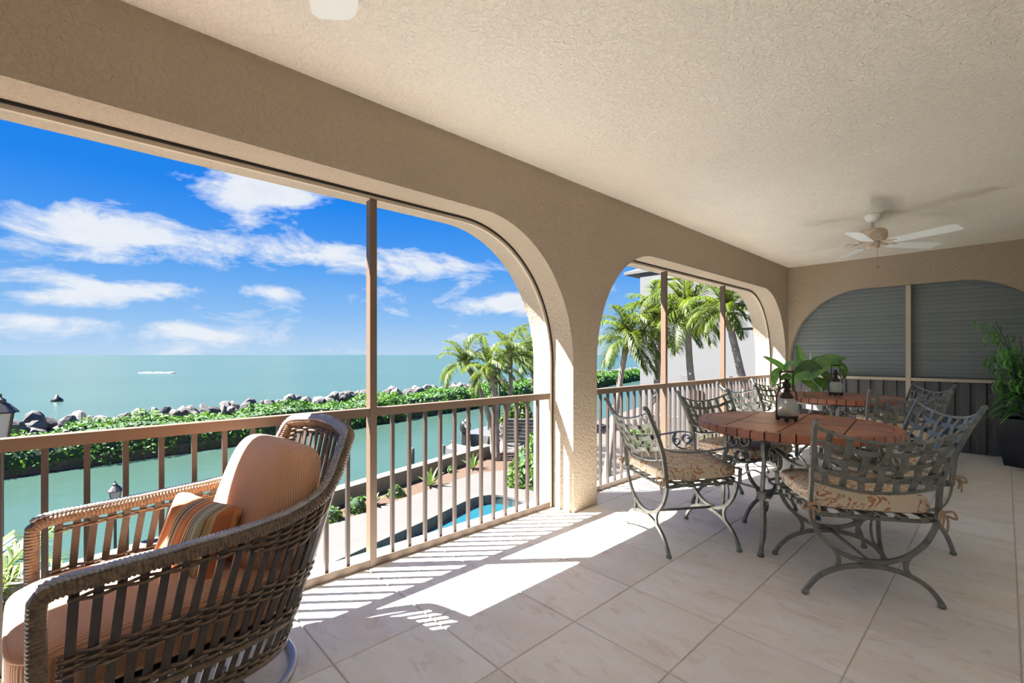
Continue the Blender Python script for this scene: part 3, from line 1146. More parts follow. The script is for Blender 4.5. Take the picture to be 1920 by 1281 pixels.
# back cushion, leaning against the back
mb = puff(.555, .215, .47, 4.5, 18)
tl = math.radians(-17)
bv = []
for x, y, z in mb.v:
    y *= 1.0 - .22 * (z / .235) * .5
    y -= .03 * (1 - (x / .28) ** 2) * (1 - (z / .24) ** 2) if y < 0 else 0
    y2, z2 = y * math.cos(tl) - z * math.sin(tl), y * math.sin(tl) + z * math.cos(tl)
    bv.append((x, y2 + .232, z2 + .655))
mb.v = bv
bc_o = mb.build('back_cushion', 'cord_back', wc, True, local=True)
for yo in (-.06, .068):
    ring = []
    for i in range(120):
        t = 2 * PI * i / 120
        x = .268 * math.copysign(abs(math.cos(t)) ** .44, math.cos(t))
        z = .226 * math.copysign(abs(math.sin(t)) ** .44, math.sin(t))
        y = yo * (1.0 - .22 * (z / .235) * .5)
        ring.append((x, y * math.cos(tl) - z * math.sin(tl) + .232, y * math.sin(tl) + z * math.cos(tl) + .655))
    MB().tube(ring, .005, 6, closed=True).build('piping', 'cord_piping', bc_o, True, local=True)

# striped pillow
mb = puff(.36, .285, .145, 7.0, 18, pinch=.93, power=3.0)
pv = []
for x, y, z in mb.v:
    k = 1 - .09 * (1 - (y / .1425) ** 2) * abs(x / .18) ** 2
    k2 = 1 - .09 * (1 - (x / .18) ** 2) * abs(y / .1425) ** 2
    pv.append((x * k, y * k2, z))
mb.v = pv
pil = mb.build('throw_pillow', 'stripes', None, True)
tag(pil, 'striped orange and teal throw pillow on the wicker armchair', 'pillow')
wx = Vector((.919, .391, -.058)).normalized()
hy = Vector((-.088, .345, .935))
hy = (hy - wx * hy.dot(wx)).normalized()
nz_ = wx.cross(hy)
pil.matrix_world = Matrix(((wx.x, hy.x, nz_.x, .300), (wx.y, hy.y, nz_.y, .292), (wx.z, hy.z, nz_.z, .572), (0, 0, 0, 1)))

# ------------------------------------------------------------------ wrought iron dining chair (front is +y)
def make_dining_chair(label, group):
    t = thing('dining_chair', label, 'chair', (0, 0, 0), 0, group, world_coords=False)
    for nm, y in (('back_frame', -.24), ('front_frame', .24)):
        mb = MB()
        U = [(-.275, y, .425), (-.262, y, .375), (-.225, y, .305), (-.16, y, .242), (-.08, y, .205), (0, y, .195)]
        U = U + [(-x, yy, z) for x, yy, z in U[::-1][1:]]
        mb.ribbon(catmull(U, n=5), .016, .022, start=(0, 1, 0))
        A = [(-.295, y, .01), (-.283, y, .04), (-.235, y, .098), (-.165, y, .142), (-.085, y, .166), (0, y, .174)]
        A = A + [(-x, yy, z) for x, yy, z in A[::-1][1:]]
        mb.ribbon(catmull(A, n=5), .016, .022, start=(0, 1, 0))
        for s in (-1, 1):
            mb.ribbon(catmull([(s * .172, y, .252), (s * .15, y, .215), (s * .146, y, .18), (s * .16, y, .145)], n=4), .014, .02, start=(0, 1, 0))
        o = mb.build(nm, 'iron', t, local=True)
        smooth_by_angle(o)
        for s in (-1, 1):
            MB().lathe([(.014, 0), (.018, .006), (.016, .016), (.011, .024)], (s * .296, y, 0), 12).build('foot', 'iron', o, True, local=True)
    MB().tube([(0, -.24, .185), (0, .24, .185)], .009, 8).build('stretcher', 'iron', t, True, local=True)
    ring = [(.275 * math.copysign(abs(math.cos(a)) ** .22, math.cos(a)), .245 * math.copysign(abs(math.sin(a)) ** .22, math.sin(a)), .428 + .012 * math.sin(a)) for a in [2 * PI * i / 80 for i in range(80)]]
    MB().tube(ring, .011, 8, closed=True).build('seat_frame', 'iron', t, True, local=True)
    for i in range(6):
        x = -.215 + .086 * i
        MB().ribbon([(x, -.262, .420), (x, -.259, .436), (x, -.24, .438), (x, -.1, .430), (x, .1, .434), (x, .24, .452), (x, .262, .446), (x, .262, .432)], .036, .004, start=(1, 0, 0)).build('seat_strap', 'iron', t, local=True)
    for i in range(5):
        y = -.18 + .09 * i
        MB().ribbon([(-.292, y, .418), (-.29, y, .440), (-.27, y, .443), (-.1, y, .436), (.1, y, .436), (.27, y, .443), (.29, y, .440), (.292, y, .418)], .036, .004, start=(0, 1, 0)).build('seat_strap', 'iron', t, local=True)

    def S(a, b):
        return Vector((a * (.275 + .028 * b), -(.262 + .118 * max(b, 0) ** 1.25) - .035 * (1 - a * a), .595 + .29 * b - (.04 + .025 * b) * (1 - a * a)))

    for s in (-1, 1):
        P = [(s * .275, -.242, .425), (s * .276, -.25, .50)] + [tuple(S(s, b)) for b in (0, .25, .5, .75, 1.0)]
        e = S(s, 1.0)
        P += [(e.x, e.y - .012, e.z + .022), (e.x, e.y - .030, e.z + .026)]
        po = MB().ribbon(catmull(P, n=4), .017, .024, start=(1, 0, 0)).build('post', 'iron', t, local=True)
        smooth_by_angle(po)
    for b, nm in ((0.0, 'lower_rail'), (.985, 'crest_rail')):
        MB().tube([S(-1 + i / 12, b) for i in range(25)], .0085, 8).build(nm, 'iron', t, True, local=True)
    va = [-.80 + .2667 * i for i in range(7)]
    hb = [.24, .5, .76]
    for i, a in enumerate(va):
        pts = []
        for q in range(25):
            b = -.02 + 1.03 * q / 24
            w = 0.0
            w = .006 * math.cos(PI * (b / .255 + i))
            pts.append(S(a, b) + Vector((0, -w, 0)))
        MB().ribbon(pts, .031, .003, start=(1, 0, 0)).build('back_strap', 'iron', t, local=True)
    for j, b in enumerate(hb):
        pts = []
        for q in range(49):
            a = -1.03 + 2.06 * q / 48
            w = -.006 * math.cos(PI * ((a + .8) / .2667 + j + 1))
            pts.append(S(a, b) + Vector((0, -w, 0)))
        MB().ribbon(pts, .026, .003, start=(0, -.28, 1)).build('back_strap', 'iron', t, local=True)
    for s in (-1, 1):
        arm = [(-.285, .672), (-.25, .652), (-.15, .636), (-.02, .634), (.10, .646), (.19, .655), (.25, .650)]
        scroll = spiral(.245, .602, .048, .018, PI / 2 - .2, -1.35, 20)

        def X(y):
            return s * (.290 + .010 * max(0, (y + .3) / .55))
        path = catmull([(X(y), y, z) for y, z in arm + scroll[1::2]], n=4)
        ao = MB().ribbon(path, .028, .007, start=(1, 0, 0)).build('arm', 'iron', t, local=True)
        smooth_by_angle(ao)
        sup = [(.155, .648), (.135, .60), (.15, .555), (.205, .528), (.245, .52), (.258, .50), (.256, .43)]
        so = MB().ribbon(catmull([(X(y) * (1 if z > .5 else .93), y, z) for y, z in sup], n=4), .022, .012, start=(1, 0, 0)).build('scroll_support', 'iron', ao, local=True)
        smooth_by_angle(so)
        curl = spiral(.165, .585, .034, .012, PI * .9, 1.2, 16)
        MB().ribbon([(X(.17), y, z) for y, z in curl], .018, .006, start=(1, 0, 0)).build('curl', 'iron', ao, local=True)
    mb = puff(.565, .545, .085, 5.5, 14)
    vs = []
    for x, y, z in mb.v:
        w = 1 - .06 * (y / .27) ** 1 * (-1 if y < 0 else 1) * 0
        zz = z + (.018 * (1 - (x / .29) ** 2) * (1 - (y / .275) ** 2) if z > 0 else 0)
        vs.append((x * (1 - .04 * (y < 0) * abs(y) / .27), y + .005, zz + .492 + .018 * y))
    mb.v = vs
    cu = mb.build('seat_cushion', 'floral', t, True, local=True)
    rg = [(.277 * math.copysign(abs(math.cos(a)) ** .36, math.cos(a)), .005 + .267 * math.copysign(abs(math.sin(a)) ** .36, math.sin(a)), .485 + .018 * .267 * math.sin(a)) for a in [2 * PI * i / 90 for i in range(90)]]
    MB().tube(rg, .0045, 5, closed=True).build('welt', 'floral', cu, True, local=True)
    for s in (-1, 1):
        mb = MB()
        c = Vector((s * .283, -.265, .472))
        mb.sphere(c, (.013, .013, .012), 8, 6)
        mb.tube(catmull([c, c + Vector((s * .03, -.02, .012)), c + Vector((s * .042, -.025, -.02)), c + Vector((s * .012, -.01, -.012))], n=4), .006, 6)
        mb.tube(catmull([c, c + Vector((-s * .025, -.03, .008)), c + Vector((-s * .03, -.03, -.03)), c], n=4), .006, 6)
        mb.tube(catmull([c, c + Vector((s * .012, -.018, -.03)), c + Vector((s * .008, -.02, -.085))], n=4), .005, 6)
        mb.tube(catmull([c, c + Vector((-s * .006, -.02, -.025)), c + Vector((-s * .012, -.016, -.07))], n=4), .005, 6)
        mb.build('tie', 'rope', cu, True, local=True)
    return t


T1, T2 = Vector((1.30, 3.51, 0)), Vector((1.0, 6.13, 0))
G1, G2 = 'dining chairs around the table near the wicker armchair', 'dining chairs around the table near the ribbed panel'


def chair_pose(back_mid, facing):
    f = Vector((facing[0], facing[1])).normalized()
    loc = (back_mid[0] + f.x * .24, back_mid[1] + f.y * .24, 0)
    return loc, math.atan2(f.y, f.x) - PI / 2


CH = [((.65, 2.74), (.53, .85), 'woven iron dining chair with its back to the stucco column', G1),
      ((1.785, 2.913), (-.583, .81), 'woven iron dining chair standing clear on the open floor, back to the wicker armchair', G1),
      ((1.90, 4.15), (-.824, -.567), 'woven iron dining chair between the two tables on the house wall side', G1),
      ((.60, 3.93), (.92, -.387), 'woven iron dining chair against the balustrade at the lantern table with column', G1),
      ((.35, 5.36), (.53, .85), 'woven iron dining chair between the two tables on the balustrade side', G2),
      ((1.63, 5.50), (-.50, .86), 'woven iron dining chair at the further table, back to the nearer table', G2),
      ((1.62, 6.80), (-.80, -.60), 'woven iron dining chair in front of the ribbed panel', G2),
      ((.29, 6.55), (.92, -.387), 'woven iron dining chair beside the broad-leaved potted plant', G2)]
CH[3] = (CH[3][0], CH[3][1], 'woven iron dining chair backed against the balustrade beside the nearer table', G1)
# small shifts (back, sideways, turn) that keep each chair clear of the table legs it is pushed up to
NUDGE = {1: (.055, .026, -2.1), 3: (.005, -.063, 5.5), 7: (.007, -.027, .1)}
proto = None
for q_, (bm_, fc, lab, grp) in enumerate(CH):
    loc, rz = chair_pose(bm_, fc)
    if q_ in NUDGE:
        bk, la, tu = NUDGE[q_]
        loc = (loc[0] + math.sin(rz) * bk + math.cos(rz) * la, loc[1] - math.cos(rz) * bk + math.sin(rz) * la, 0)
        rz += math.radians(tu)
    if proto is None:
        proto = make_dining_chair(lab, grp)
        proto.location = loc
        proto.rotation_euler = (0, 0, rz)
    else:
        copy_tree(proto, lab, loc, rz, grp)

# ------------------------------------------------------------------ round slate tables
RT, ZT = .59, .775


def clip_poly(poly, a, b, c):
    """keep the side a*x+b*y<=c"""
    out = []
    n = len(poly)
    for i in range(n):
        p, q = poly[i], poly[(i + 1) % n]
        dp, dq = a * p[0] + b * p[1] - c, a * q[0] + b * q[1] - c
        if dp <= 0:
            out.append(p)
        if (dp < 0 < dq) or (dq < 0 < dp):
            t = dp / (dp - dq)
            out.append((p[0] + (q[0] - p[0]) * t, p[1] + (q[1] - p[1]) * t))
    return out


def make_table(label):
    t = thing('round_table', label, 'table', (0, 0, 0), 0, world_coords=False)
    MB().lathe([(.50, ZT - .052), (RT - .012, ZT - .050), (RT - .012, ZT - .006), (.50, ZT - .006)], (0, 0, 0), 72).build('table_top', 'slate_joint', t, local=True)
    ns = 46
    for i in range(ns):
        a0, a1 = 2 * PI * i / ns + .007, 2 * PI * (i + 1) / ns - .007
        prof = [(RT - .055, ZT - .012), (RT - .055, ZT), (RT - .010, ZT), (RT, ZT - .008), (RT, ZT - .046), (RT - .006, ZT - .052), (RT - .04, ZT - .052)]
        v = []
        for a in (a0, (a0 + a1) / 2, a1):
            v += [(r * math.cos(a), r * math.sin(a), z) for r, z in prof]
        n = len(prof)
        f = [tuple(range(n))[::-1], tuple(range(2 * n, 3 * n))]
        for s in range(2):
            f += [(s * n + q, s * n + (q + 1) % n, (s + 1) * n + (q + 1) % n, (s + 1) * n + q) for q in range(n)]
        MB().add(v, f).build('rim_stone', 'slate_red', t, local=True)
    circ = [((RT - .059) * math.cos(2 * PI * i / 64), (RT - .059) * math.sin(2 * PI * i / 64)) for i in range(64)]
    xs = [-.6, -.30, .02, .32, .6]
    rows = [[-.6, -.36, -.05, .22, .6], [-.6, -.20, .10, .38, .6], [-.6, -.33, 0, .30, .6], [-.6, -.12, .2, .6]]
    g = .0045
    for i in range(4):
        ys = rows[i]
        for y0, y1 in zip(ys[:-1], ys[1:]):
            p = clip_poly(circ, 1, 0, xs[i + 1] - g)
            p = clip_poly(p, -1, 0, -(xs[i] + g)) if p else p
            p = clip_poly(p, 0, 1, y1 - g) if p else p
            p = clip_poly(p, 0, -1, -(y0 + g)) if p else p
            if len(p) < 3:
                continue
            MB().prism(p, ZT - .008, ZT - .0005 - .001 * rnd.random()).build('slate_tile', 'slate_red', t, local=True)
    # iron base
    for k in range(4):
        a = math.radians(-99.5 + 90 * k)
        ca, sa = math.cos(a), math.sin(a)

        def W(r, z):
            return Vector((r * ca, r * sa, z))
        mb = MB()
        tangent = Vector((-sa, ca, 0))
        main = [(.44, ZT - .055), (.452, .66), (.448, .58), (.462, .47), (.475, .37), (.468, .24), (.474, .12), (.488, .04), (.496, .012)]
        mb.ribbon(catmull([W(r, z) for r, z in main], n=4), .020, .020, start=tangent)
        loop = spiral(.438, .645, .07, .07, 0, 1.0, 20)
        mb.ribbon([W(.438 + (r - .438) * .36, z) for r, z in loop], .022, .010, start=tangent)
        inner = [(.468, .33), (.445, .27), (.432, .19), (.442, .11), (.468, .075)]
        mb.ribbon(catmull([W(r, z) for r, z in inner], n=5), .018, .010, start=tangent)
        cur = spiral(.428, .295, .036, .012, 0.2, -1.5, 24)
        mb.ribbon([W(r, z) for r, z in cur], .018, .009, start=tangent)
        top = spiral(.405, .668, .036, .012, -.2, 1.5, 24)
        mb.ribbon([W(r, z) for r, z in top], .018, .009, start=tangent)
        mb.ribbon(catmull([W(.45, .36), W(.36, .335), W(.25, .40), W(.15, .36), W(.13, .35)], n=5), .016, .012, start=tangent)
        leg = mb.build('leg', 'iron', t, local=True)
        smooth_by_angle(leg)
        c = W(.475, .37)
        cb = MB()
        cb.bar(W(.472, .345), W(.474, .395), .038, .038)
        cb.build('collar', 'iron', leg, local=True)
        MB().lathe([(.018, 0), (.022, .008), (.016, .024)], tuple(W(.496, 0)), 12).build('foot', 'iron', leg, True, local=True)
    mb = MB()
    for z, r in ((.355, .135), (.70, .40)):
        mb.tube([(r * math.cos(2 * PI * i / 48), r * math.sin(2 * PI * i / 48), z) for i in range(48)], .010, 8, closed=True)
    for i in range(2):
        a = math.radians(-99.5 + 90 * i)
        mb.tube([(.44 * math.cos(a), .44 * math.sin(a), .705), (-.44 * math.cos(a), -.44 * math.sin(a), .705)], .009, 8)
    mb.build('base_ring', 'iron', t, True, local=True)
    return t


tb = make_table('round red slate topped iron table near the stucco column')
tb.location = T1
tb.rotation_euler = (0, 0, math.radians(6))
copy_tree(tb, 'round red slate topped iron table near the ribbed end panel', T2, math.radians(16))

# ------------------------------------------------------------------ lanterns on the tables
def make_lantern(label):
    t = thing('lantern', label, 'lantern', (0, 0, 0), 0, 'pineapple lanterns on the tables', world_coords=False)
    mb = MB()
    mb.lathe([(.064, .018), (.069, .022), (.069, .034), (.060, .036)], (0, 0, 0), 28)
    for k in range(4):
        a = PI / 4 + k * PI / 2
        mb.sphere((.052 * math.cos(a), .052 * math.sin(a), .011), (.012, .012, .011), 10, 6)
    mb.build('base', 'iron_dark', t, True, local=True)
    gl = [(.058, .037), (.066, .045), (.069, .07), (.069, .11), (.062, .138), (.046, .152), (.036, .158)]
    gm = MB()
    base = len(gm.v)
    seg = 32
    for (r, z) in gl:
        for k in range(seg):
            a = 2 * PI * k / seg
            gm.v.append((r * math.cos(a), r * math.sin(a), z))
    for i in range(len(gl) - 1):
        for k in range(seg):
            l = (k + 1) % seg
            gm.f.append((i * seg + k, i * seg + l, (i + 1) * seg + l, (i + 1) * seg + k))
    gm.build('glass_jar', 'crackle_glass', t, True, local=True)
    MB().lathe([(.031, .037), (.032, .082), (.028, .087), (.004, .084)], (0, 0, 0), 20).build('candle', 'wax', t, True, local=True)
    mb = MB().lathe([(.038, .152), (.039, .175), (.031, .179), (.033, .186), (.020, .195), (.018, .202), (.027, .206), (.016, .214), (.014, .220)], (0, 0, 0), 24)
    mb.build('cap', 'iron_dark', t, True, local=True)
    mb = MB().lathe([(.012, .218), (.022, .228), (.026, .243), (.023, .258), (.014, .268)], (0, 0, 0), 16)
    for k in range(8):
        a = 2 * PI * k / 8
        mb.ribbon([(.006 * math.cos(a), .006 * math.sin(a), .264), (.014 * math.cos(a), .014 * math.sin(a), .280), (.024 * math.cos(a), .024 * math.sin(a), .287)], .007, .002)
    mb.build('pineapple_finial', 'iron_dark', t, True, local=True)
    for s in (-1, 1):
        MB().ribbon(catmull([(s * .078, 0, .012), (s * .078, 0, .12), (s * .077, 0, .165), (s * .068, 0, .195), (s * .054, 0, .218), (s * .050, 0, .24), (s * .050, 0, .338)], n=3), .011, .005, start=(0, 1, 0)).build('side_bar', 'iron_dark', t, local=True)
    mb = MB().tube([(-.053, 0, .338), (.053, 0, .338)], .007, 8)
    mb.tube([(-.053, 0, .235), (.053, 0, .235)], .003, 6)
    mb.ribbon([(-.078, 0, .026), (.078, 0, .026)], .010, .004, start=(0, 1, 0))
    mb.build('handle', 'iron_dark', t, True, local=True)
    return t


ln = make_lantern('rusty pineapple lantern with crackle glass on the table near the column')
ln.location = (1.257, 3.549, ZT)
ln.rotation_euler = (0, 0, YAW + .15)
copy_tree(ln, 'rusty pineapple lantern with crackle glass on the table near the end panel', (.996, 6.13, ZT), YAW + .05)

# ------------------------------------------------------------------ ceiling fans
def make_fan(label, loc, rz):
    t = thing('ceiling_fan', label, 'fan', loc, rz, world_coords=False)
    MB().lathe([(.02, -.075), (.035, -.07), (.055, -.05), (.064, -.028), (.066, -.008), (.066, 0)], (0, 0, 0), 28).build('canopy', 'fan_white', t, True, local=True)
    MB().lathe([(.012, -.135), (.012, -.07)], (0, 0, 0), 12).build('downrod', 'fan_rust', t, True, local=True)
    MB().lathe([(.02, -.125), (.03, -.135), (.085, -.145), (.108, -.16), (.116, -.18), (.116, -.225), (.10, -.25), (.07, -.262)], (0, 0, 0), 36).build('motor_housing', 'fan_rust', t, True, local=True)
    sw = MB().lathe([(.05, -.26), (.058, -.268), (.058, -.30), (.05, -.318), (.02, -.325)], (0, 0, 0), 24).build('switch_housing', 'fan_rust', t, True, local=True)
    for k in range(5):
        a = 2 * PI * k / 5
        R_ = Matrix.Rotation(a, 3, 'Z')
        out = [(.17, -.048), (.21, -.058), (.40, -.064), (.60, -.070), (.645, -.064), (.665, -.045), (.668, 0), (.665, .045), (.645, .064), (.60, .070), (.40, .064), (.21, .058), (.17, .048)]
        pitch = math.radians(12)
        mb = MB()
        v = []
        for dz in (-.003, .003):
            for (x, y) in out:
                p = R_ @ Vector((x, y * math.cos(pitch), -.282 - y * math.sin(pitch) + dz))
                v.append(p)
        n = len(out)
        mb.add(v, [tuple(range(n))[::-1], tuple(range(n, 2 * n))] + [(i, (i + 1) % n, n + (i + 1) % n, n + i) for i in range(n)])
        bl = mb.build('blade', 'fan_white', t, local=True)
        br_ = MB()
        for s in (-1, 1):
            br_.ribbon([R_ @ Vector(p) for p in [(.075, s * .008, -.262), (.12, s * .016, -.275), (.17, s * .034 * 1, -.279 + s * .006), (.215, s * .030, -.279 + s * .006)]], .016, .005)
        br_.build('blade_iron', 'fan_rust', bl, local=True)
    ch = MB().tube([(.045, 0, -.31), (.046, 0, -.42), (.046, 0, -.50)], .0018, 6)
    ch.build('pull_chain', 'chain', t, True, local=True)
    MB().sphere((.046, 0, -.513), (.011, .011, .014), 10, 8).build('chain_knob', 'chain', t, True, local=True)
    return t


fan2 = make_fan('white five-blade ceiling fan with a rusty motor above the dining tables', (1.417, 5.538, Z_CEIL), math.radians(-21))
f1 = copy_tree(fan2, 'white ceiling fan over the wicker armchair end of the porch', (1.46, .33, Z_CEIL), math.radians(158.3))

# ------------------------------------------------------------------ potted plants
def leaf_blade(path, width, fold=.25, seg_w=4, face=None):
    """broad leaf along a path, folded a little at its midrib"""
    P = [Vector(p) for p in path]
    n = len(P)
    mb = MB()
    for i in range(n):
        t = i / (n - 1)
        T_ = (P[min(i + 1, n - 1)] - P[max(0, i - 1)]).normalized()
        side = T_.cross(Vector((0, 0, 1)))
        if side.length < .1:
            side = T_.cross(Vector((0, 1, 0)))
        side.normalize()
        if face is not None:
            side = (T_.cross(face) * .85 + side * .45).normalized()
        nn = side.cross(T_)
        w = width * (math.sin(PI * min(1, (t * .93 + .05)) ** .8) ** .7) * .5
        for j in range(seg_w + 1):
            q = -1 + 2 * j / seg_w
            mb.v.append(tuple(P[i] + side * (w * q) + nn * (abs(q) * w * fold)))
    m_ = seg_w + 1
    for i in range(n - 1):
        for j in range(seg_w):
            mb.f.append((i * m_ + j, i * m_ + j + 1, (i + 1) * m_ + j + 1, (i + 1) * m_ + j))
    return mb


bp0 = (.52, 7.50, 0)
bpl = thing('potted_broadleaf_plant', 'broad-leaved bird of paradise plant in a dark pot in the porch corner', 'potted plant', bp0)
MB().lathe([(.12, 0), (.15, .02), (.175, .30), (.185, .34), (.165, .34), (.155, .31), (.02, .30)], bp0, 28).build('pot', 'pot_black', bpl, True)
MB().lathe([(.02, .285), (.15, .29), (.15, .312), (.02, .318)], bp0, 20).build('soil', 'soil', bpl, True)
leaf_specs = [  # base px, mid px, tip px, depth, width
    ((1473, 693), (1452, 682), (1435, 672), 6.25, .17), ((1473, 692), (1482, 683), (1493, 686), 6.2, .13),
    ((1504, 690), (1500, 676), (1496, 652), 6.5, .16), ((1497, 704), (1516, 688), (1537, 692), 6.1, .20),
    ((1497, 707), (1520, 704), (1541, 697), 6.05, .15), ((1528, 690), (1548, 676), (1570, 670), 6.5, .20),
    ((1462, 694), (1453, 705), (1450, 722), 6.2, .12), ((1575, 682), (1582, 694), (1582, 708), 6.4, .11),
    ((1540, 700), (1552, 712), (1545, 728), 6.3, .18), ((1513, 706), (1507, 690), (1500, 676), 6.35, .13),
    ((1530, 712), (1545, 722), (1562, 735), 6.35, .14), ((1516, 690), (1518, 676), (1519, 662), 6.5, .05),
    ((1483, 708), (1474, 706), (1464, 712), 6.15, .10), ((1535, 694), (1556, 684), (1578, 690), 6.2, .15), ((1508, 716), (1524, 726), (1536, 738), 6.1, .14), ((1545, 690), (1560, 678), (1582, 672), 6.6, .16), ((1490, 700), (1484, 716), (1476, 730), 6.3, .13), ((1552, 716), (1566, 722), (1578, 734), 6.4, .13), ((1520, 688), (1535, 678), (1548, 676), 6.6, .16)]
for (b_, m_, t_, d, w) in leaf_specs:
    pb, pm, pt = at_depth(*b_, d), at_depth(*m_, d - .05), at_depth(*t_, d - .12)
    pt = pm + (pt - pm) * 1.25
    pb = pm + (pb - pm) * 1.25
    path = catmull([pb, pm, pt], n=6)
    lf = leaf_blade(path, w * .95, face=Vector((.55 + rnd.uniform(-.5, .5), -.75, rnd.uniform(-.2, .5))).normalized()).build('leaf', 'banana_leaf', bpl, True, fix=False)
    foot = Vector((bp0[0] + rnd.uniform(-.05, .05), bp0[1] + rnd.uniform(-.05, .05), .31))
    mid = foot.lerp(pb, .6)
    mid.z += .08
    MB().tube(catmull([foot, mid, pb, pm], n=5), .007, 6).build('stalk', 'banana_stalk', lf, True)

cp = (2.47, 7.56, 0)
cpl = thing('potted_curly_plant', 'curly dark green plant in a tapered square black planter', 'potted plant', cp)
mb = MB()
rot = math.radians(-28)


def sq(s, z):
    return [(cp[0] + x * math.cos(rot) - y * math.sin(rot), cp[1] + x * math.sin(rot) + y * math.cos(rot), z) for x, y in ((-s, -s), (s, -s), (s, s), (-s, s))]


mb.add(sq(.145, 0) + sq(.215, .53) + sq(.195, .53) + sq(.185, .47),
       [(3, 2, 1, 0)] + [(k * 4 + i, k * 4 + (i + 1) % 4, (k + 1) * 4 + (i + 1) % 4, (k + 1) * 4 + i) for k in range(3) for i in range(4)] + [(12, 13, 14, 15)])
mb.build('planter', 'pot_black', cpl)
mb = MB()
mb.add(sq(.188, .475) + sq(.15, .50) + sq(.05, .515), [(k * 4 + i, k * 4 + (i + 1) % 4, (k + 1) * 4 + (i + 1) % 4, (k + 1) * 4 + i) for k in range(2) for i in range(4)] + [(8, 9, 10, 11)])
mb.build('soil', 'soil', cpl)
stems = []
rp = random.Random(21)
for k in range(16):
    a = rp.uniform(0, 2 * PI)
    r0 = rp.uniform(.02, .1)
    top = rp.uniform(.9, 1.62)
    lean = rp.uniform(.05, .30) * top / 1.4
    la = PI + rp.uniform(-1.1, 1.1) if k % 3 else rp.uniform(0, 2 * PI)
    p0 = Vector((cp[0] + r0 * math.cos(a), cp[1] + r0 * math.sin(a), .49))
    p2 = Vector((min(2.78, p0.x + lean * math.cos(la)), min(7.9, p0.y + lean * math.sin(la) * .8), top))
    p1 = p0.lerp(p2, .55) + Vector((0, 0, .1))
    pth = catmull([p0, p1, p2], n=8)
    stems.append(pth)
    MB().tube(pth, .005, 5, scales=[1 - .6 * i / (len(pth) - 1) for i in range(len(pth))]).build('stem', 'curl_stem', cpl, True)
for k in range(190):
    pth = stems[k % len(stems)]
    q = pth[rp.randint(len(pth) // 3, len(pth) - 1)]
    a = rp.uniform(0, 2 * PI) if rp.random() < .45 else PI + rp.uniform(-1.0, 1.0)
    out = Vector((math.cos(a), math.sin(a), 0))
    R0 = rp.uniform(.035, .065)
    reach = rp.uniform(.03, .14)
    pts = [q, q + out * reach * .6 + Vector((0, 0, .03))]
    c = q + out * (reach + R0 * .4) + Vector((0, 0, -R0 * .3))
    turns = rp.uniform(.7, 1.2)
    for i in range(12):
        t = i / 11
        an = PI / 2 - turns * 2 * PI * t
        rr = R0 * (1 - .35 * t)
        pts.append(c + out * (rr * math.cos(an)) + Vector((0, 0, rr * math.sin(an))) + Vector((-out.y, out.x, 0)) * (.02 * t))
    pts = [Vector((min(p.x, 2.83), min(p.y, 7.94), p.z)) for p in pts]
    path = catmull(pts, n=2)
    wdt = rp.choice([.009, .012, .022, .028])
    MB().ribbon(path, wdt, .0015, start=Vector((-out.y, out.x, 0)), scales=[max(.15, math.sin(PI * (i + .6) / (len(path) + .6)) ** .5) for i in range(len(path))]).build('leaf', 'curl_leaf', cpl, True)
for k in range(26):
    a = PI + rp.uniform(-1.3, 1.0)
    z0 = rp.uniform(.52, .75)
    out = Vector((math.cos(a), math.sin(a), 0))
    q = Vector((cp[0], cp[1], z0)) + out * .05
    L = rp.uniform(.18, .36)
    path = catmull([q, q + out * L * .5 + Vector((0, 0, .08)), q + out * L + Vector((0, 0, -.04))], n=5)
    path = [Vector((min(p.x, 2.83), min(p.y, 7.94), p.z)) for p in path]
    MB().ribbon(path, .028, .0015, start=Vector((-out.y, out.x, 0)), scales=[max(.12, math.sin(PI * (i + .6) / (len(path) + .6))) for i in range(len(path))]).build('leaf', 'curl_leaf', cpl, True)
for (px, py) in ((1858, 857), (1918, 884)):
    p = at_z(px, py, .004)
    lf = leaf_blade([p + Vector((-.05, .02, .001)), p + Vector((0, 0, .008)), p + Vector((.06, -.01, .001))], .02).build('fallen_leaf', 'curl_stem', None, True, fix=False)
    tag(lf, 'withered leaf lying on the tiles against the ribbed panel' if px < 1900 else 'withered leaf lying in front of the black planter', 'leaf', 'fallen leaves by the planter')

# ------------------------------------------------------------------ outdoors: ground, water, pool
ZG, ZW = -3.0, -4.1


def x_wall(y):
    return -10.45 - .27 * (y - 5.2)


def x_mulch(y):
    return -9.32 - .245 * (y - 5.0)


struct('sea', MB().add([(-30000, -30000, ZW), (200, -30000, ZW), (200, 30000, ZW), (-30000, 30000, ZW)], [(0, 1, 2, 3)]), 'sea', 'turquoise sea and canal water')
land = [(x_wall(-40) - .1, -40), (60, -40), (60, 90), (x_wall(90) - .1, 90)]
gl_ = [[Vector((x, y, 0)) for x, y in land], [Vector((x, y, 0)) for x, y in ((-9.0, .2), (-2.0, .2), (-2.0, 9.8), (-9.0, 9.8))]]
gt = tessellate_polygon(gl_)
gpts = [(v.x, v.y) for lp in gl_ for v in lp]
mb = MB().add([(x, y, ZG - .03) for x, y in gpts], gt)
mb.add([(x, y, z) for z in (ZG - .03, ZW - .4) for x, y in gpts[:4]], [(i, (i + 1) % 4, 4 + (i + 1) % 4, 4 + i) for i in range(4)])
struct('ground', mb, 'gravel', 'grey gravel yard')
pool_edge = [(-6.25, 1.55), (-6.62, 2.3), (-6.9, 3.17), (-7.40, 4.9), (-7.86, 6.55), (-8.32, 7.95), (-8.42, 8.6), (-8.18, 9.08), (-7.55, 9.26), (-6.65, 9.12), (-5.2, 8.6), (-3.7, 7.9),
             (-3.3, 7.2), (-3.1, 5.0), (-3.0, 2.4), (-3.4, 1.2), (-4.4, .8), (-5.6, .95)]
